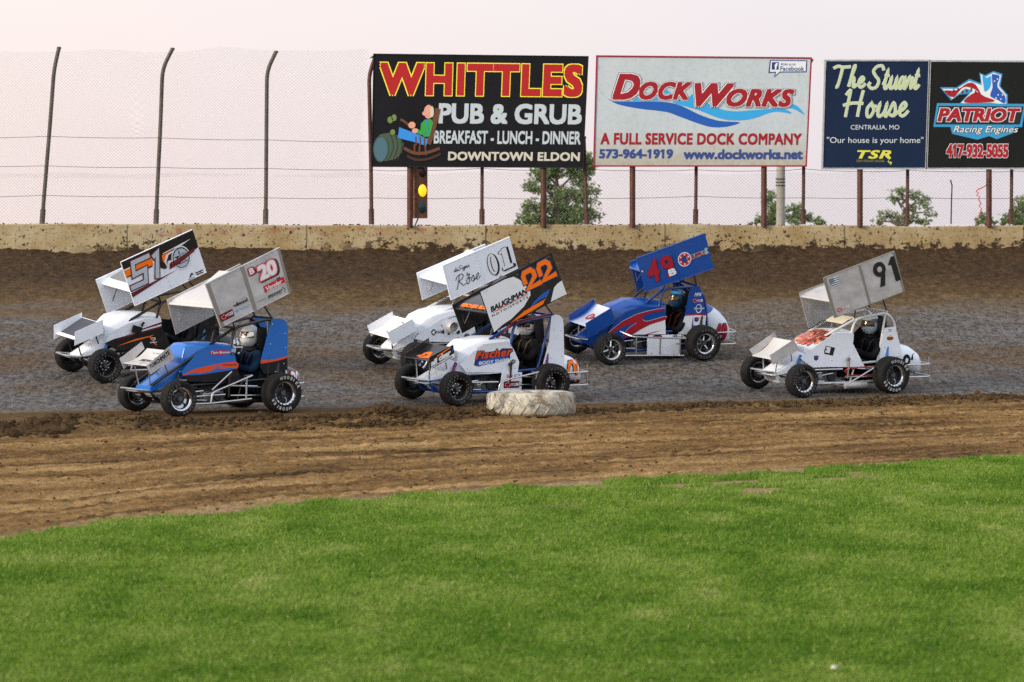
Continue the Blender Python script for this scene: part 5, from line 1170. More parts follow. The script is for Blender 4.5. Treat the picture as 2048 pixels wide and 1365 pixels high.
make_car(dict(label='white race car with a black wing numbered 22 in orange, behind the tractor tyre',
    o=(.238, 52.861, .107), R=((-.8386, .5445, .0184), (-.5446, -.8369, -.0551), (-.0146, -.0562, .9983)),
    rims=('black', 'black'), letters=(0, 0), cage=frame_blue, top=((.42, 1.02), (-.206, 1.112)), barlow=(.85, .785), head=(.068, .973), shock=purple, paint=whitep,
    hood=[(1.71, .15, .26, .31, 0.02), (1.45, .17, .30, .43, 0.03), (1.275, .185, .34, .54, 0.035), (1.255, .19, .35, .695, 0.05), (1.12, .23, .37, .80, 0.08), (.82, .26, .37, .84, 0.07), (.50, .262, .38, .83, 0.05)],
    side=[([(1.275, .51), (1.10, .65), (.919, .763), (.533, .790), (.439, .669), (.356, .513), (.376, .380), (1.17, .402)], whitep)], side_dec=s22,
    tail=[([(-.14, 1.10), (-.207, 1.118), (-.27, 1.108), (-.324, 1.06), (-.335, 1.0), (-.362, .431), (-.003, .404), (-.111, .768)], whitep)], tail_dec=lambda D: [D.ell(-x, z, .006, .006, black, 0, 8) for x, z in ((-.19, .92), (-.29, .90), (-.14, .55), (-.32, .56))],
    tank=[(-.25, .235, .42, .16), (-.42, .245, .41, .18), (-.58, .22, .37, .17), (-.68, .16, .33, .14), (-.745, .09, .30, .10), (-.77, .03, .29, .04)], tankp=whitep,
    tank_dec=lambda D: (n22(D, .44, .72, black, .06, 1, .20, .48, 1.0), n22(D, .44, .72, orange, .04, 2, .20, .48, 1.0)), bump=1.93, rbump=-0.79,
    nerf=[[(.822, .5, .135), (.80, .5, .27), (.677, .5, .313), (.199, .5, .393)], [(1.2, .42, .284), (.79, .44, .279)], [(.23, .5, .38), (.24, .5, .12)], [(.82, .5, .135), (.24, .5, .13)], [(.2, .5, .393), (.17, .27, .38)]],
    extra=[mk22, box_panel(whitep, [(.63, .39), (.318, .376), (.324, .115), (.668, .125)], .285, bx22)],
    wing=dict(near=((1.196, 1.474), (.102, 1.96), (-.145, 1.416), (.974, .946)), far=((.865, 1.204), (.704, .837)), le=(.80, 1.165), mat=blkg, board=blkg, ribs=[(.215, .222), (.60, .607)], edge=blk, dec=d22,
              foil_dec=lambda D: (D.text('FISCHER BODY SHOP', .10, .0, .95, .085, orange, 0, .05), D.text('JEFFERSON', .20, .42, .95, .60, white, 0, .04, .2), D.text('AUTO', .46, .25, .80, .37, white, 0, .03, .2), D.text('USED CARS', .40, .17, .75, .21, white, 0, .0))),
    fwing=dict(near=((1.766, .62), (1.401, .775), (1.375, .617), (1.74, .444)), far=((1.759, .628), (1.404, .818), (1.39, .66), (1.751, .475)), le=(1.755, .575), te=(1.40, .735), foil=blkg, board=blkg,
               dec=lambda D: (D.poly([(.0, .0), (1, .0), (1, .30), (.02, .22)], white, 0), D.text('all', .03, .28, .30, .70, white, 1, .05, .1, .9), D.text('clear', .36, .32, .86, .78, white, 1, .05, .1, .9), D.poly([(.30, .72), (.30, .82), (.88, .95), (.88, .85)], orange, 0), D.text('PUMPING & SEWER', .08, .07, .90, .19, black, 1, .03, .1), D.ell(.95, .62, .035, .12, blue, 1, 14)),
               foil_dec=lambda D: (D.stroke([(.22, .26), (.34, .34), (.30, .50), (.46, .56), (.52, .42), (.62, .38)], .13, orange, 0, 1.4), D.stroke([(.36, .18), (.56, .16), (.82, .22)], .12, orange, 0, 1.4), D.stroke([(.44, .30), (.60, .28), (.84, .36)], .10, orange, 0, 1.4)))))
# ---- number 51: white wings with a black and orange flash
def d51(D):
    D.poly([(.0, 1.0), (.0, .82), (.40, .835), (.43, .72), (.46, .52), (.50, .46), (.53, .46), (.57, .60), (.66, .585), (.80, .50), (1.0, .60), (1.0, 1.0)], blkg, 0)
    D.poly([(.0, .80), (.39, .81), (.38, .66), (.01, .66)], orange, 1); D.poly([(.0, .825), (.40, .84), (.40, .815), (.0, .80)], white, 2)
    D.poly([(.0, .665), (.37, .66), (.36, .625), (.02, .635)], maroon, 1)
    D.poly([(.54, .80), (.94, .84), (.60, .71), (.55, .60), (.54, .48), (.525, .60), (.57, .735), (.80, .80), (.54, .785)], white, 2); D.poly([(.52, .77), (.66, .775), (.56, .70), (.53, .60), (.51, .62)], orange, 1)
    D.poly([(.0, .29), (.0, .19), (.50, .31), (.66, .335), (.5, .33)], maroon, 1); D.poly([(.0, .44), (.25, .46), (.25, .42), (.02, .40)], maroon, 1)
    for o_, mt, L in ((.055, maroon, 3), (.0, silver, 5)):
        w_ = .085 + o_ * .8
        D.stroke([(.345, .885), (.135, .885), (.105, .63), (.265, .645), (.225, .39), (.04, .39)], w_ * 1.15, mt, L, 2.0, False, True)
        D.stroke([(.425, .83), (.475, .87), (.385, .40)], w_ * 1.25, mt, L, 2.0, False, True)
    D.ring(.745, .545, .125, .255, .90, white, 3, 36); D.ring(.745, .545, .112, .23, .93, black, 4, 36); D.ell(.745, .545, .10, .20, silver, 3, 30)
    for k in range(5): a = k * 1.256 + .3; D.poly([(.745, .60), (.745 + .09 * math.cos(a), .56 + .18 * math.sin(a)), (.745 + .05 * math.cos(a + .4), .56 + .1 * math.sin(a + .4))], dkmet, 4)
    D.poly([(.56, .41), (.58, .53), (.66, .545), (.95, .63), (.93, .55), (.70, .44), (.60, .42)], maroon, 5); D.text('Triple Threat', .60, .455, .90, .545, decal('dull red', (.22, .03, .03)), 6, .01, .3, .9, tilt=.06); D.text('TRANSPORT', .68, .42, .83, .445, maroon, 6, .02)
    D.poly([(.765, .05), (.80, .13), (.825, .13), (.825, .08), (.80, .09), (.79, .05)], black, 1); D.text('AEROMATIC', .745, .005, .835, .03, black, 1, .02)
    D.text('Renegade', .86, .065, .965, .11, maroon, 1, .05); D.text('Racing', .87, .02, .955, .065, maroon, 1, .05)
def s51(D):
    D.poly(P_([(1.16, .548), (.86, .655), (.553, .742), (.553, .712), (.86, .640)]), maroon, 0); D.poly(P_([(1.30, .50), (1.024, .583), (.553, .690), (.553, .662), (1.024, .560)]), maroon, 0)
    D.poly(P_([(1.20, .440), (.95, .50), (.70, .552), (.66, .57), (.95, .52)]), orange, 1); D.poly(P_([(.74, .555), (.72, .56), (.62, .43), (.635, .43)]), orange, 1)
    D.ring(-.67, .515, .035, .020, .60, white, 1, 20); D.text('OAKLEY', -.72, .460, -.615, .478, white, 1, .03)
def mk51(car):
    m = MB(); m.box((.93, .30, .655), (.14, .02, .10), blk, Matrix.Rotation(-.3, 3, 'Y')); m.tube([(.86, .30, .70), (.85, .31, .735), (.83, .30, .745)], .018, blk, 8); m.build('side_scoop', car, 0)
    m = MB(); m.lathe([(.001, 1.405), (.045, 1.402), (.055, 1.36)], blk, (0, .06, .655), 16, 'x'); m.build('hood_intake', car)
make_car(dict(label='white and black race car numbered 51 with white wings, behind the blue car',
    o=(-4.407, 54.574, .392), R=((-.8657, .4998, .0285), (-.4998, -.8598, -.1046), (-.0278, -.1048, .9941)),
    rims=('black', 'black'), letters=(0, 0), cage=frame_black, top=((.56, 1.01), (-.05, 1.10)), barlow=(1.07, .735), head=(.05, .86), shock=bluesp, paint=whitep,
    hood=[(1.70, .15, .28, .33, 0.03), (1.45, .17, .34, .475, 0.05), (1.375, .19, .38, .57, 0.07), (1.35, .20, .42, .72, 0.09), (1.24, .225, .46, .825, 0.11), (1.08, .245, .50, .86, 0.13), (.83, .26, .52, .855, 0.12), (.55, .262, .54, .82, 0.09)],
    side=[([(1.387, .49), (1.30, .63), (1.05, .74), (.80, .79), (.60, .795), (.553, .765), (.553, .685), (1.021, .586), (1.24, .542)], whitep), ([(1.387, .49), (1.24, .542), (1.021, .586), (.553, .685), (.40, .40), (1.2, .38)], blkg)], side_dec=s51,
    tail=[([(-.08, 1.08), (-.20, 1.10), (-.28, 1.02), (-.33, .42), (.05, .40), (-.05, .78)], blkg)], tail_dec=lambda D: None,
    tank=tank_std, tankp=blkg, tank_dec=lambda D: D.text('51', .50, .22, .70, .44, white, 0, .05), bump=1.93, rbump=-0.77,
    nerf=[[(1.1, .5, .14), (1.05, .5, .30), (.28, .5, .32)], [(1.1, .5, .14), (.3, .5, .13)], [(.7, .5, .31), (.7, .5, .135)]], extra=[mk51],
    wing=dict(near=((1.321, 1.614), (.278, 2.021), (.055, 1.439), (1.102, 1.022)), far=((1.143, 1.23), (.964, .765)), le=(1.02, 1.185), mat=whitep, board=whitep, ribs=[(.49, .498)], edge=whitep, dec=d51, strut=blk, foil_dec=lambda D: D.poly([(.05, .10), (.95, .10), (.95, .98), (.05, .98)], grey, 0)),
    fwing=dict(near=((1.834, .66), (1.425, .817), (1.421, .63), (1.836, .479)), far=((1.879, .679), (1.471, .834), (1.47, .66), (1.875, .487)), le=(1.83, .565), te=(1.46, .765), foil=whitep, board=whitep, strut=blk,
               foil_dec=lambda D: (D.poly([(.02, .12), (.98, .12), (.98, .98), (.02, .98)], decal('dark slate', (.045, .05, .065)), 0), D.ring(.60, .45, .22, .26, .72, white, 1, 24), D.ell(.60, .45, .13, .16, silver, 1, 16), D.stroke([(.30, .34), (.45, .46), (.68, .52)], .10, red, 2, 1.4)))))
# ---- number 49: deep blue with red and white swooshes
def d49(D):
    D.text('4', .085, .17, .265, .82, black, 0, .05, .12); D.text('4', .075, .18, .255, .83, dred49, 1, .03, .12); D.text('9', .305, .17, .475, .80, black, 0, .05, -.05); D.text('9', .295, .18, .465, .81, dred49, 1, .03, -.05)
    D.text('B', .365, .195, .475, .39, white, 2, .05)
    D.poly([(.66, .56), (.74, .575), (.93, .575), (.945, .63), (.985, .60), (.965, .53), (.985, .46), (.945, .43), (.93, .455), (.74, .44), (.66, .46)], decal('wrench grey', (.30, .40, .44)), 0)
    D.ring(.63, .515, .095, .20, .50, white, 1, 28); gear(D, .63, .515, .083, .175, red, white, 2); D.text('SUPPLY', .725, .455, .935, .565, dred49, 2, .05)
    D.ell(.02, .60, .012, .03, yellow, 1, 8)
def s49(D):
    D.poly(P_([(.485, .355), (.49, .45), (.502, .566), (.746, .499), (.90, .43), (1.02, .367)]), white, 0)
    RD = [(1.405, .400), (1.202, .550), (1.05, .62), (.927, .666), (.684, .713), (.535, .728), (.534, .705), (.735, .672), (.82, .645), (.858, .613), (.862, .58), (.83, .558), (.765, .553), (.504, .609), (.502, .566), (.746, .499), (.90, .43), (1.02, .367), (1.106, .345), (1.16, .36), (1.08, .46), (.957, .538), (1.199, .476), (1.336, .402)]
    D.blob(P_([(x, z + .008) for x, z in RD]), silver, 1); D.blob(P_(RD), dred49, 2); D.poly(P_([(.83, .362), (.70, .392), (.558, .413), (.70, .377), (.80, .357)]), dred49, 2)
def t49(D):
    D.poly(P_([(.183, .606), (.0, .612), (-.158, .598), (-.144, .347), (.149, .334), (.225, .344), (.282, .357), (.22, .50)]), white, 0); D.poly(P_([(.185, .605), (0, .615), (-.159, .602), (-.159, .620), (0, .633), (.178, .622)]), dred49, 1)
    D.text('MMI', -.04, .885, .07, .935, white, 0, .04, .2); supply(D, -.075, .785, .10, .855, None, white, 'SUPPLY', 0, red); D.ring(.035, .705, .05, .065, .78, white, 0, 22); D.poly([(-.04, .70), (.12, .695), (.125, .715), (-.045, .72)], silver, 1); D.ell(.03, .735, .03, .025, blue49, 1, 12)
    D.poly([(-.03, .575), (.0, .583), (.045, .575), (.04, .53), (.005, .51), (-.03, .53)], navy, 1); D.rect(-.02, .545, .035, .56, red, 2); D.text('MINI SPRINT SERIES', .05, .565, .14, .58, dred49, 1)
    D.ell(-.03, .44, .035, .03, grey, 1, 14); D.ell(.0, .40, .05, .028, grey, 1, 14); D.ell(-.04, .40, .02, .02, maroon, 2, 10); D.ell(.0, .44, .014, .02, maroon, 2, 10)
def bx49(D): D.ell(-.63, .335, .075, .02, black, 1, 20); D.text('FK ROD', -.68, .328, -.58, .342, red, 2, .02); D.ring(-.345, .328, .03, .022, .5, navy, 1, 16); [D.ell(-x, z, .008, .008, dkmet, 0, 8) for x, z in ((.72, .09), (.57, .085), (.36, .06))]
tk49 = [(-.10, .20, .56, .18), (-.22, .225, .53, .24), (-.34, .235, .46, .25), (-.46, .22, .40, .23), (-.56, .18, .34, .19), (-.63, .12, .29, .13), (-.67, .05, .26, .07), (-.68, .02, .26, .03)]
def tank_white(name):
    t = NT(name); g = t.geo(); s_ = t.n('SeparateXYZ', {0: g}); e_ = t.math('ADD', s_.outputs[2], t.math('MULTIPLY', s_.outputs[0], -.55))
    f = t.math('GREATER_THAN', t.math('ADD', s_.outputs[2], t.math('MULTIPLY', t.math('ADD', s_.outputs[0], .15), t.math('MULTIPLY', s_.outputs[0], -1.35))), .60)
    t.set(Base_Color=t.mix(f, (.66, .70, .76), (.008, .060, .30)), Roughness=.3, Coat_Weight=.3); return t.m
def foil49(name):
    t = NT(name); g = t.geo(); s_ = t.n('SeparateXYZ', {0: g}); f = t.n('MapRange', {'Value': s_.outputs[1], 'From Min': -.13, 'From Max': -.25}).outputs[0]
    t.set(Base_Color=t.mix(f, (.66, .70, .76), (.008, .075, .38)), Roughness=.3, Coat_Weight=.3); return t.m
make_car(dict(label='deep blue race car numbered 49B with a blue wing and red and white swooshes',
    o=(2.506, 57.528, .537), R=((-.906, .4221, .0314), (-.4225, -.8973, -.1278), (-.0258, -.1291, .9913)),
    rims=('spider', 'spider'), letters=(0, 0), cage=gloss('blue roll bar paint', (.010, .045, .20)), top=((.532, 1.003), (-.018, 1.033)), barlow=(.80, .80), head=(.167, .815), shock=paint('black spring', (.012, .012, .012), .4), paint=blue49,
    hood=[(1.76, .15, .25, .32, 0.03), (1.55, .18, .26, .45, 0.06), (1.42, .21, .28, .58, 0.08), (1.40, .215, .29, .69, 0.1), (1.30, .225, .31, .755, 0.11), (1.06, .25, .33, .835, 0.12), (.73, .262, .35, .835, 0.1), (.49, .262, .37, .80, 0.06)],
    side=[([(1.405, .40), (1.33, .53), (1.12, .70), (.90, .77), (.53, .745), (.526, .72), (.485, .355), (1.02, .355), (1.25, .27), (1.42, .30)], blue49)], side_dec=s49,
    tail=[([(.115, 1.0), (.06, 1.03), (-.035, 1.027), (-.094, .898), (-.16, .593), (-.144, .347), (.149, .334), (.282, .357), (.225, .47), (.186, .606), (.136, .89)], blue49)], tail_dec=t49,
    tank=tk49, tankp=tank_white('white and blue tail'), tank_dec=lambda D: (D.text('4', .31, .19, .43, .47, dred49, 1, .05, .1, 1, [(.02, black)]), D.text('9', .435, .19, .55, .47, dred49, 1, .05, 0, 1, [(.02, black)])), bump=1.90, rbump=-0.70,
    nerf=[[(1.229, .30, .427), (1.123, .5, .376), (.281, .5, .32)], [(1.234, .5, .113), (.30, .5, .077)], [(1.069, .5, .37), (1.069, .5, .115)], [(.685, .5, .336), (.685, .5, .10)], [(.368, .5, .315), (.368, .5, .09)], [(.281, .5, .32), (.22, .27, .33)]],
    extra=[box_panel(whitep, [(.79, .31), (.25, .276), (.251, .036), (.785, .065)], .30, bx49), box_panel(whitep, [(.76, .35), (.245, .345), (.25, .300), (.78, .318)], .29, None)],
    wing=dict(near=((1.158, 1.512), (.088, 1.835), (-.074, 1.334), (.991, 1.03)), far=((.659, 1.278), (.526, .849)), le=(.64, 1.20), chord=.66, mat=blue49, board=blue49, ribs=[(.485, .50)], edge=blue49, dec=d49),
    fwing=dict(near=((1.781, .561), (1.378, .773), (1.314, .557), (1.731, .354)), far=((1.763, .591), (1.367, .81), (1.33, .695), (1.71, .429)), le=(1.74, .515), te=(1.36, .745), foil=foil49('white foil fading to blue'), board=blue49,
               foil_dec=lambda D: (D.ring(.47, .46, .14, .17, .55, red, 0, 20), D.text('SUPPLY', .46, .36, .80, .52, red, 1, .02, .2)))))
# ---- number 01: all white
def d01(D):
    for (ch, a, b) in (('0', .60, .745), ('1', .775, .955)):
        if ch == '0':
            for (du, dv, ex, mt, L) in ((.018, -.03, .0, black, 0), (0, 0, .0, black, 1), (0, 0, -.008, white, 2), (0, 0, -.046, black, 3), (.006, 0, -.053, white, 4)): D.ell((a + b) / 2 + du, .45 + dv, (b - a) / 2 + ex, .33 + ex * 2, mt, L, 32)
        else:
            D.one(a + .022, .09, b + .028, .76, black, 0, True); D.one(a, .12, b, .79, black, 1, True); D.one(a + .010, .138, b - .010, .772, white, 2, True)
    script(D, 'deSigns', .13, .70, .125, black, .013, 2.05, 0, .2, 1.0, -.07 * 2); script(D, 'by', .285, .45, .10, black, .011, 2.05, 0, .2, 1.0, -.1); script(D, 'Rose', .10, .235, .34, black, .020, 2.05, 0, .25, .92, -.02)
def s01(D):
    gear(D, -1.095, .535, .038, .045, black, white, 0); D.poly(P_([(1.06, .55), (.95, .555), (.935, .575), (.925, .53), (.935, .49), (.95, .515), (1.06, .52)]), black, 0); D.text('SUPPLY', -1.05, .525, -.955, .545, white, 1, .03)
    for x, z, r_ in ((.853, .502, .017), (.705, .52, .030), (.70, .44, .012)): D.ell(-x, z, r_, r_, black, 0, 18)
    D.stroke(P_([(.99, .635), (.965, .62), (.955, .60)]), .008, black, 0, 1); D.stroke(P_([(.87, .71), (.80, .735), (.72, .745)]), .008, black, 0, 1)
def mk01(car):
    m = MB(); m.lathe([(.078, 0), (.080, .10), (.074, .108), (.066, .10), (.064, .02), (.001, .015)], alu_w, (.83, .27, .605), 24); m.build('air_cleaner', car)
    m = MB(); m.lathe([(.001, .05), (.030, .045), (.036, .03), (.036, 0)], castm, (.57, .27, .46), 16); m.build('fuel_cap', car)
make_car(dict(label='plain white race car numbered 01, partly hidden behind the number 22 car',
    o=(-.287, 56.137, .448), R=((-.8656, .4998, .0307), (-.4997, -.8583, -.1169), (-.0321, -.1165, .9927)),
    rims=('chrome', 'chrome'), letters=(0, 0), cage=frame_white, top=((.46, 1.0), (-.10, 1.09)), barlow=(.98, .785), head=(.05, .90), shock=paint('black spring', (.012, .012, .012), .4), paint=whitep,
    hood=[(1.69, .15, .28, .33, 0.02), (1.45, .20, .36, .50, 0.025), (1.36, .225, .40, .59, 0.025), (1.22, .25, .42, .735, 0.03), (1.08, .255, .42, .79, 0.03), (.82, .26, .42, .84, 0.03), (.53, .262, .43, .845, 0.03)],
    side=[([(1.388, .457), (1.36, .50), (.999, .705), (.888, .745), (.754, .765), (.53, .775), (.45, .60), (.40, .40), (.9, .39), (1.2, .41)], whitep)], side_dec=s01,
    tail=[([(-.06, 1.06), (-.20, 1.08), (-.28, 1.0), (-.34, .42), (.05, .40), (-.05, .78)], whitep)], tail_dec=lambda D: None,
    tank=tank_std, tankp=whitep, tank_dec=lambda D: D.text('01', .50, .22, .70, .44, black, 0, .05), bump=1.94, rbump=-0.77,
    nerf=[[(1.1, .5, .14), (1.05, .5, .30), (.28, .5, .32)], [(1.1, .5, .14), (.3, .5, .13)]], extra=[mk01],
    wing=dict(near=((1.167, 1.506), (.12, 1.867), (-.031, 1.428), (1.018, 1.025)), far=((.913, 1.238), (.811, .863)), le=(.828, 1.189), mat=whitep, board=whitep, ribs=[(.485, .492)], edge=whitep, dec=d01),
    fwing=dict(near=((1.84, .569), (1.451, .743), (1.373, .581), (1.757, .395)), far=((1.836, .579), (1.445, .763), (1.40, .63), (1.767, .428)), le=(1.785, .49), te=(1.41, .70), foil=paint('sunlit white paint', (.76, .73, .66), .3, 0, .15), board=whitep, strut=blk,  # foil white tinted cream, the warm sunlight on it painted into the colour
               foil_dec=lambda D: (D.text('0', .40, .22, .72, .86, black, 0, .03), D.text('0', .42, .25, .70, .83, paint('sunlit white paint', (.76, .73, .66)), 1, .015), D.ell(.56, .54, .05, .16, paint('sunlit white paint', (.76, .73, .66)), 2, 16), D.text('1', .80, .22, .96, .86, black, 0, .03), D.text('1', .82, .24, .945, .84, paint('sunlit white paint', (.76, .73, .66)), 1, .01)))))
# ================================================================== drivers
def skin_body():
    """seated body as one continuous surface: torso, head, arms with hands, legs; X forward, origin under the hips"""
    V = []; E = []; Rr = []
    def v(p, r, par=None):
        V.append(p); Rr.append(r)
        if par is not None: E.append((par, len(V) - 1))
        return len(V) - 1
    pel = v((0, 0, .10), (.15, .12)); sp1 = v((-.02, 0, .25), (.14, .11), pel); ch = v((-.01, 0, .42), (.16, .12), sp1); nb = v((.0, 0, .555), (.085, .075), ch); nk = v((.015, 0, .63), (.055, .06), nb); hd = v((.035, 0, .72), (.075, .09), nk); v((.03, 0, .82), (.06, .07), hd)
    for s in (1, -1):
        sh = v((-.01, .165 * s, .51), (.075, .075), nb if False else ch); el = v((.15, .26 * s, .33), (.052, .052), sh); fa = v((.27, .20 * s, .36), (.043, .043), el); wr = v((.365, .145 * s, .415), (.031, .031), fa); pm = v((.41, .125 * s, .43), (.034, .022), wr)
        for k, (dy, ln) in enumerate(((-.030, .9), (-.010, 1.0), (.010, .96), (.030, .8))):
            a = v((.438, (.125 + dy * .9) * s, .438 + .004 * k), (.0095, .0095), pm); b = v((.458, (.124 + dy) * s, .452), (.009, .009), a); c = v((.468 - .004 * k, (.124 + dy) * s, .436 - .008 * ln), (.0085, .0085), b); v((.452, (.124 + dy) * s, .420 - .004 * ln), (.007, .007), c)
        th = v((.405, (.125 - .034) * s, .447), (.011, .011), pm); t2 = v((.425, (.125 - .052) * s, .450), (.010, .010), th); v((.445, (.125 - .056) * s, .442), (.008, .008), t2)
        hp = v((.06, .10 * s, .10), (.095, .09), pel); kn = v((.44, .13 * s, .27), (.068, .068), hp); an = v((.80, .10 * s, .12), (.045, .045), kn); v((.86, .10 * s, .20), (.032, .04), an)
    me = bpy.data.meshes.new('body'); me.from_pydata(V, E, []); o = bpy.data.objects.new('body', me); COL.objects.link(o)
    o.modifiers.new('skin', 'SKIN'); sv = me.skin_vertices[0].data
    for i, r in enumerate(Rr): sv[i].radius = r; sv[i].use_root = (i == 0)
    ss = o.modifiers.new('sub', 'SUBSURF'); ss.levels = 2
    out = bpy.data.meshes.new_from_object(o.evaluated_get(bpy.context.evaluated_depsgraph_get())); bpy.data.objects.remove(o); bpy.data.meshes.remove(me)
    return out
BODY = skin_body()
suit_t = NT('dark fire suit'); suit_t.set(Base_Color=suit_t.ramp(suit_t.noise(suit_t.geo(), 6, 4), [(.3, (.005, .005, .006)), (.7, (.016, .016, .020))]), Roughness=.9, Specular_IOR_Level=.05); suit_t.bump(suit_t.noise(suit_t.geo(), 18, 4), .02)
navy_t = NT('navy fire suit'); navy_t.set(Base_Color=navy_t.ramp(navy_t.noise(navy_t.geo(), 6, 4), [(.3, (.004, .010, .025)), (.7, (.010, .032, .070))]), Roughness=.9, Specular_IOR_Level=.05); navy_t.bump(navy_t.noise(navy_t.geo(), 18, 4), .02)
glove_m = paint('driving glove', (.02, .02, .022), .8, 0, .2)
def helmet_pt(az, el):
    x = math.cos(el) * math.cos(az); y = math.cos(el) * math.sin(az); z = math.sin(el)
    a, b, c = .138, .117, .142
    if x > 0: a += .022 * max(0, -z + .15) * 1.6
    if z < 0: c = .150; b -= .010 * -z
    return Vector((a * x, b * y, max(c * z, -.138 + .02 * (x < 0) + (.0 if x > 0 else .02))))
def driver(car_o, car_R, head, label, suit, hmat, yaw, marks=None, vis=visor_m, belts=None):
    M = Matrix.Translation(car_o) @ Matrix(car_R).to_4x4()
    base = Vector((head[0] - .035, 0, head[1] - .745))
    me = BODY.copy(); me.materials.clear(); me.materials.append(suit); me.materials.append(glove_m)
    mi_ = [1 if p.center.x > .385 and p.center.z > .36 else 0 for p in me.polygons]; me.polygons.foreach_set('material_index', mi_); me.polygons.foreach_set('use_smooth', [True] * len(mi_))
    o = bpy.data.objects.new('person', me); COL.objects.link(o); o.matrix_world = M @ Matrix.Translation(base); tag(o, label, 'person', 'helmeted drivers in the race cars')
    H = Vector((.035, 0, .745)); Ry = Matrix.Rotation(yaw, 3, 'Z')
    nu, nv_ = 36, 22; m = MB(); vs = [H + Ry @ helmet_pt(2 * math.pi * i / nu, -math.pi / 2 + math.pi * j / nv_) for j in range(nv_ + 1) for i in range(nu)]
    m.add(vs, [(j * nu + i, j * nu + (i + 1) % nu, (j + 1) * nu + (i + 1) % nu, (j + 1) * nu + i) for j in range(nv_) for i in range(nu)], hmat)
    hb_ = m.build('helmet', o, 60)
    D = Decals(lambda u, v: (H + Ry @ helmet_pt(u, v), (Ry @ helmet_pt(u, v)).normalized()), .001, .001)
    def patch(a0, a1, e0, e1, mt, L, n=14):
        V = []; 
        for j in range(7):
            for i in range(n + 1): V.append((a0 + (a1 - a0) * i / n, e0 + (e1 - e0) * j / 6))
        D.put(V, [(j * (n + 1) + i, j * (n + 1) + i + 1, (j + 1) * (n + 1) + i + 1, (j + 1) * (n + 1) + i) for j in range(6) for i in range(n)], mt, L)
    patch(-1.25, 1.25, -.17, .42, blk, 0)
    for k in range(3): patch(.12 + .17 * k, .18 + .17 * k, -.72, -.55, grey, 0, 2)
    if marks: marks(patch)
    D.build(hb_, 'trim')
    D = Decals(lambda u, v: (H + Ry @ helmet_pt(u, v), (Ry @ helmet_pt(u, v)).normalized()), .001, .004); patch(-1.18, 1.18, -.12, .37, vis, 0); vz = D.build(hb_, 'visor')
    m = MB()
    for s in (1, -1): m.tube([(-.10, .09 * s, .56), (.0, .10 * s, .575), (.09, .09 * s, .50), (.135, .07 * s, .36), (.14, .04 * s, .22)], .012, belts or dkmet, 5)
    m.box((.135, 0, .24), (.03, .07, .06), steel); m.build('harness', o)
    m = MB(); m.lathe([(.085, -.03), (.11, -.02), (.115, .015), (.09, .02)], blk, (.0, 0, .585), 20, 'z'); m.build('neck_collar', o)
C_ = {'91': ((4.909, 54.887, .147), ((-.8659, .4996, .0251), (-.4999, -.8626, -.0775), (-.017, -.0797, .9967))), 'B20': ((-3.171, 50.58, .051), ((-.829, .5591, .0098), (-.5592, -.8286, -.0278), (-.0075, -.0285, .9996))),
      '22': ((.238, 52.861, .107), ((-.8386, .5445, .0184), (-.5446, -.8369, -.0551), (-.0146, -.0562, .9983))), '51': ((-4.407, 54.574, .392), ((-.8657, .4998, .0285), (-.4998, -.8598, -.1046), (-.0278, -.1048, .9941))),
      '49': ((2.506, 57.528, .537), ((-.906, .4221, .0314), (-.4225, -.8973, -.1278), (-.0258, -.1291, .9913))), '01': ((-.287, 56.137, .448), ((-.8656, .4998, .0307), (-.4997, -.8583, -.1169), (-.0321, -.1165, .9927)))}
hw_ = gloss('dusty white helmet', (.55, .55, .55), .6); hs_ = gloss('pale silver helmet', (.42, .50, .58), .4); hdk = gloss('dark blue helmet', (.012, .05, .12), .3); hbk = gloss('black helmet', (.012, .012, .014), .3)
mirror_v = paint('mirror visor', (.55, .50, .42), .10, 1.0, 0); gold_v = paint('gold visor', (.07, .045, .022), .14, .4, 0)
driver(*C_['91'], (.02, .896), 'driver in a pale helmet and black suit seated in the white number 91 car', suit_t.m, hs_, .25, lambda p: (p(.9, 2.2, .2, .6, grey, 0), p(-1.4, 1.4, .55, .8, white, 0)), gold_v)
driver(*C_['B20'], (.175, .945), 'driver in a dusty white helmet and navy suit seated in the blue B20 car', navy_t.m, hw_, .35, None, mirror_v)
driver(*C_['22'], (.068, .973), 'driver in a white, black and red helmet with loud belts in the number 22 car', suit_t.m, gloss('white helmet', (.60, .62, .66), .3), .15, lambda p: (p(.6, 2.6, .50, .56, red, 0), p(-1.5, 3.0, .62, 1.2, black, 0), p(.9, 2.2, -.42, -.36, red, 0), p(1.2, 1.7, .1, .42, black, 0)), gold_v, decal('tan belt', (.09, .06, .03)))
driver(*C_['51'], (.05, .86), 'driver in a black helmet seated in the number 51 car behind the aluminium wing', suit_t.m, hbk, .1)
driver(*C_['49'], (.167, .815), 'driver in a dark blue helmet with a gold visor seated in the blue 49B car', suit_t.m, hdk, .1, lambda p: p(-1.5, 1.5, .62, .95, decal('helmet light blue', (.03, .22, .5)), 0), gold_v, decal('orange belt', (.16, .03, .012)))
driver(*C_['01'], (.05, .90), 'driver in a black helmet seated in the plain white 01 car', suit_t.m, hbk, .1)
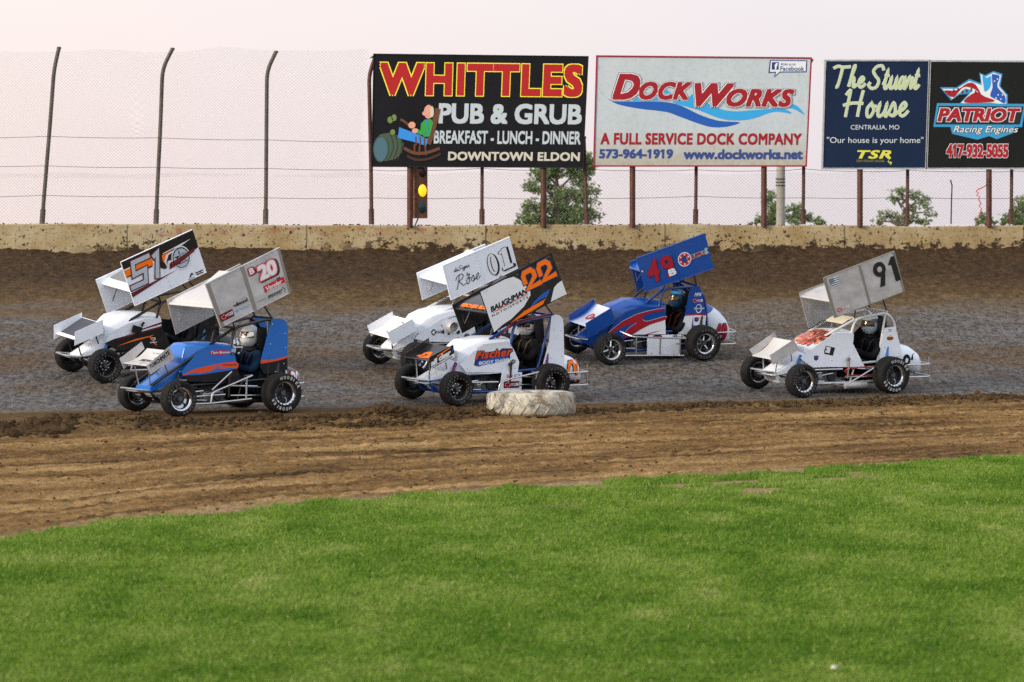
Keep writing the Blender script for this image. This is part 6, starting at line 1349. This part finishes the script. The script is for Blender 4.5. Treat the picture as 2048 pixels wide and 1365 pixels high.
# ================================================================== painted tractor tyre marking the inside of the turn
def marker_mat():
    t = NT('peeling white tyre paint'); g = t.geo(); n1 = t.noise(g, 4.5, 6, .7, .6); n2 = t.noise(g, 13, 5, .7); n3 = t.noise(g, 2.2, 4, .6)
    c = t.ramp(n2, [(.35, (.27, .25, .19)), (.6, (.47, .45, .38))]); c = t.mix(t.ramp(n1, [(.51, 0.0), (.60, .85)]), c, (.085, .088, .085)); c = t.mix(t.ramp(n3, [(.56, 0.0), (.68, .8)]), c, (.30, .165, .07))
    z = t.n('SeparateXYZ', {0: g}).outputs[2]; mud = t.math('ADD', t.n('MapRange', {'Value': z, 'From Min': .12, 'From Max': -.02}).outputs[0], t.math('MULTIPLY', t.math('SUBTRACT', n2, .5), .9))
    c = t.mix(t.ramp(mud, [(.35, 0.0), (.75, .85)]), c, (.19, .12, .055)); t.set(Base_Color=c, Roughness=.8); t.bump(n2, .02); return t.m
tx_, ty_ = .236, 49.75
o = empty('tractor_tyre', (tx_, ty_, gz(tx_, ty_) - .045)); mm = marker_mat()
m = MB(); Ro, Hh = .545, .31
m.lathe([(.30, .04), (.34, .015), (.44, .0), (.515, .015), (.54, .06), (.548, Hh / 2), (.54, Hh - .06), (.515, Hh - .015), (.44, Hh), (.34, Hh - .015), (.30, Hh - .04), (.30, .04)], mm, seg=64, axis='z')
cas = m.build('casing', o, 50)
m = MB()
for k in range(44):
    a = 2 * math.pi * k / 44; up = k % 2
    P = []
    for j in range(5):
        s_ = j / 4; aa = a + (.20 * s_); z_ = (.02 + .15 * s_) if up else (Hh - .02 - .15 * s_); rr_ = .546 + (.004 if 0 < j else -.018); P.append((rr_ * math.cos(aa), rr_ * math.sin(aa), z_))
    m.tube(P, [.003, .006, .006, .006, .003], mm, 5)
m.build('tread_lugs', o, 50)
tag(o, 'big tractor tyre lying flat, peeling white paint, marking the inside edge of the track', 'tyre')
# tiny bits of litter and a stray clover head
m = MB(); m.lathe([(.001, .02), (.016, .016), (.018, .004), (.010, 0)], paint('pale bloom', (.50, .48, .40), .8), seg=10, axis='z'); f_ = m.build('flower'); f_.location = at(1668, 1350, 20.9); f_.location.z = .035; tag(f_, 'single pale flower head in the grass near the bottom right', 'flower')
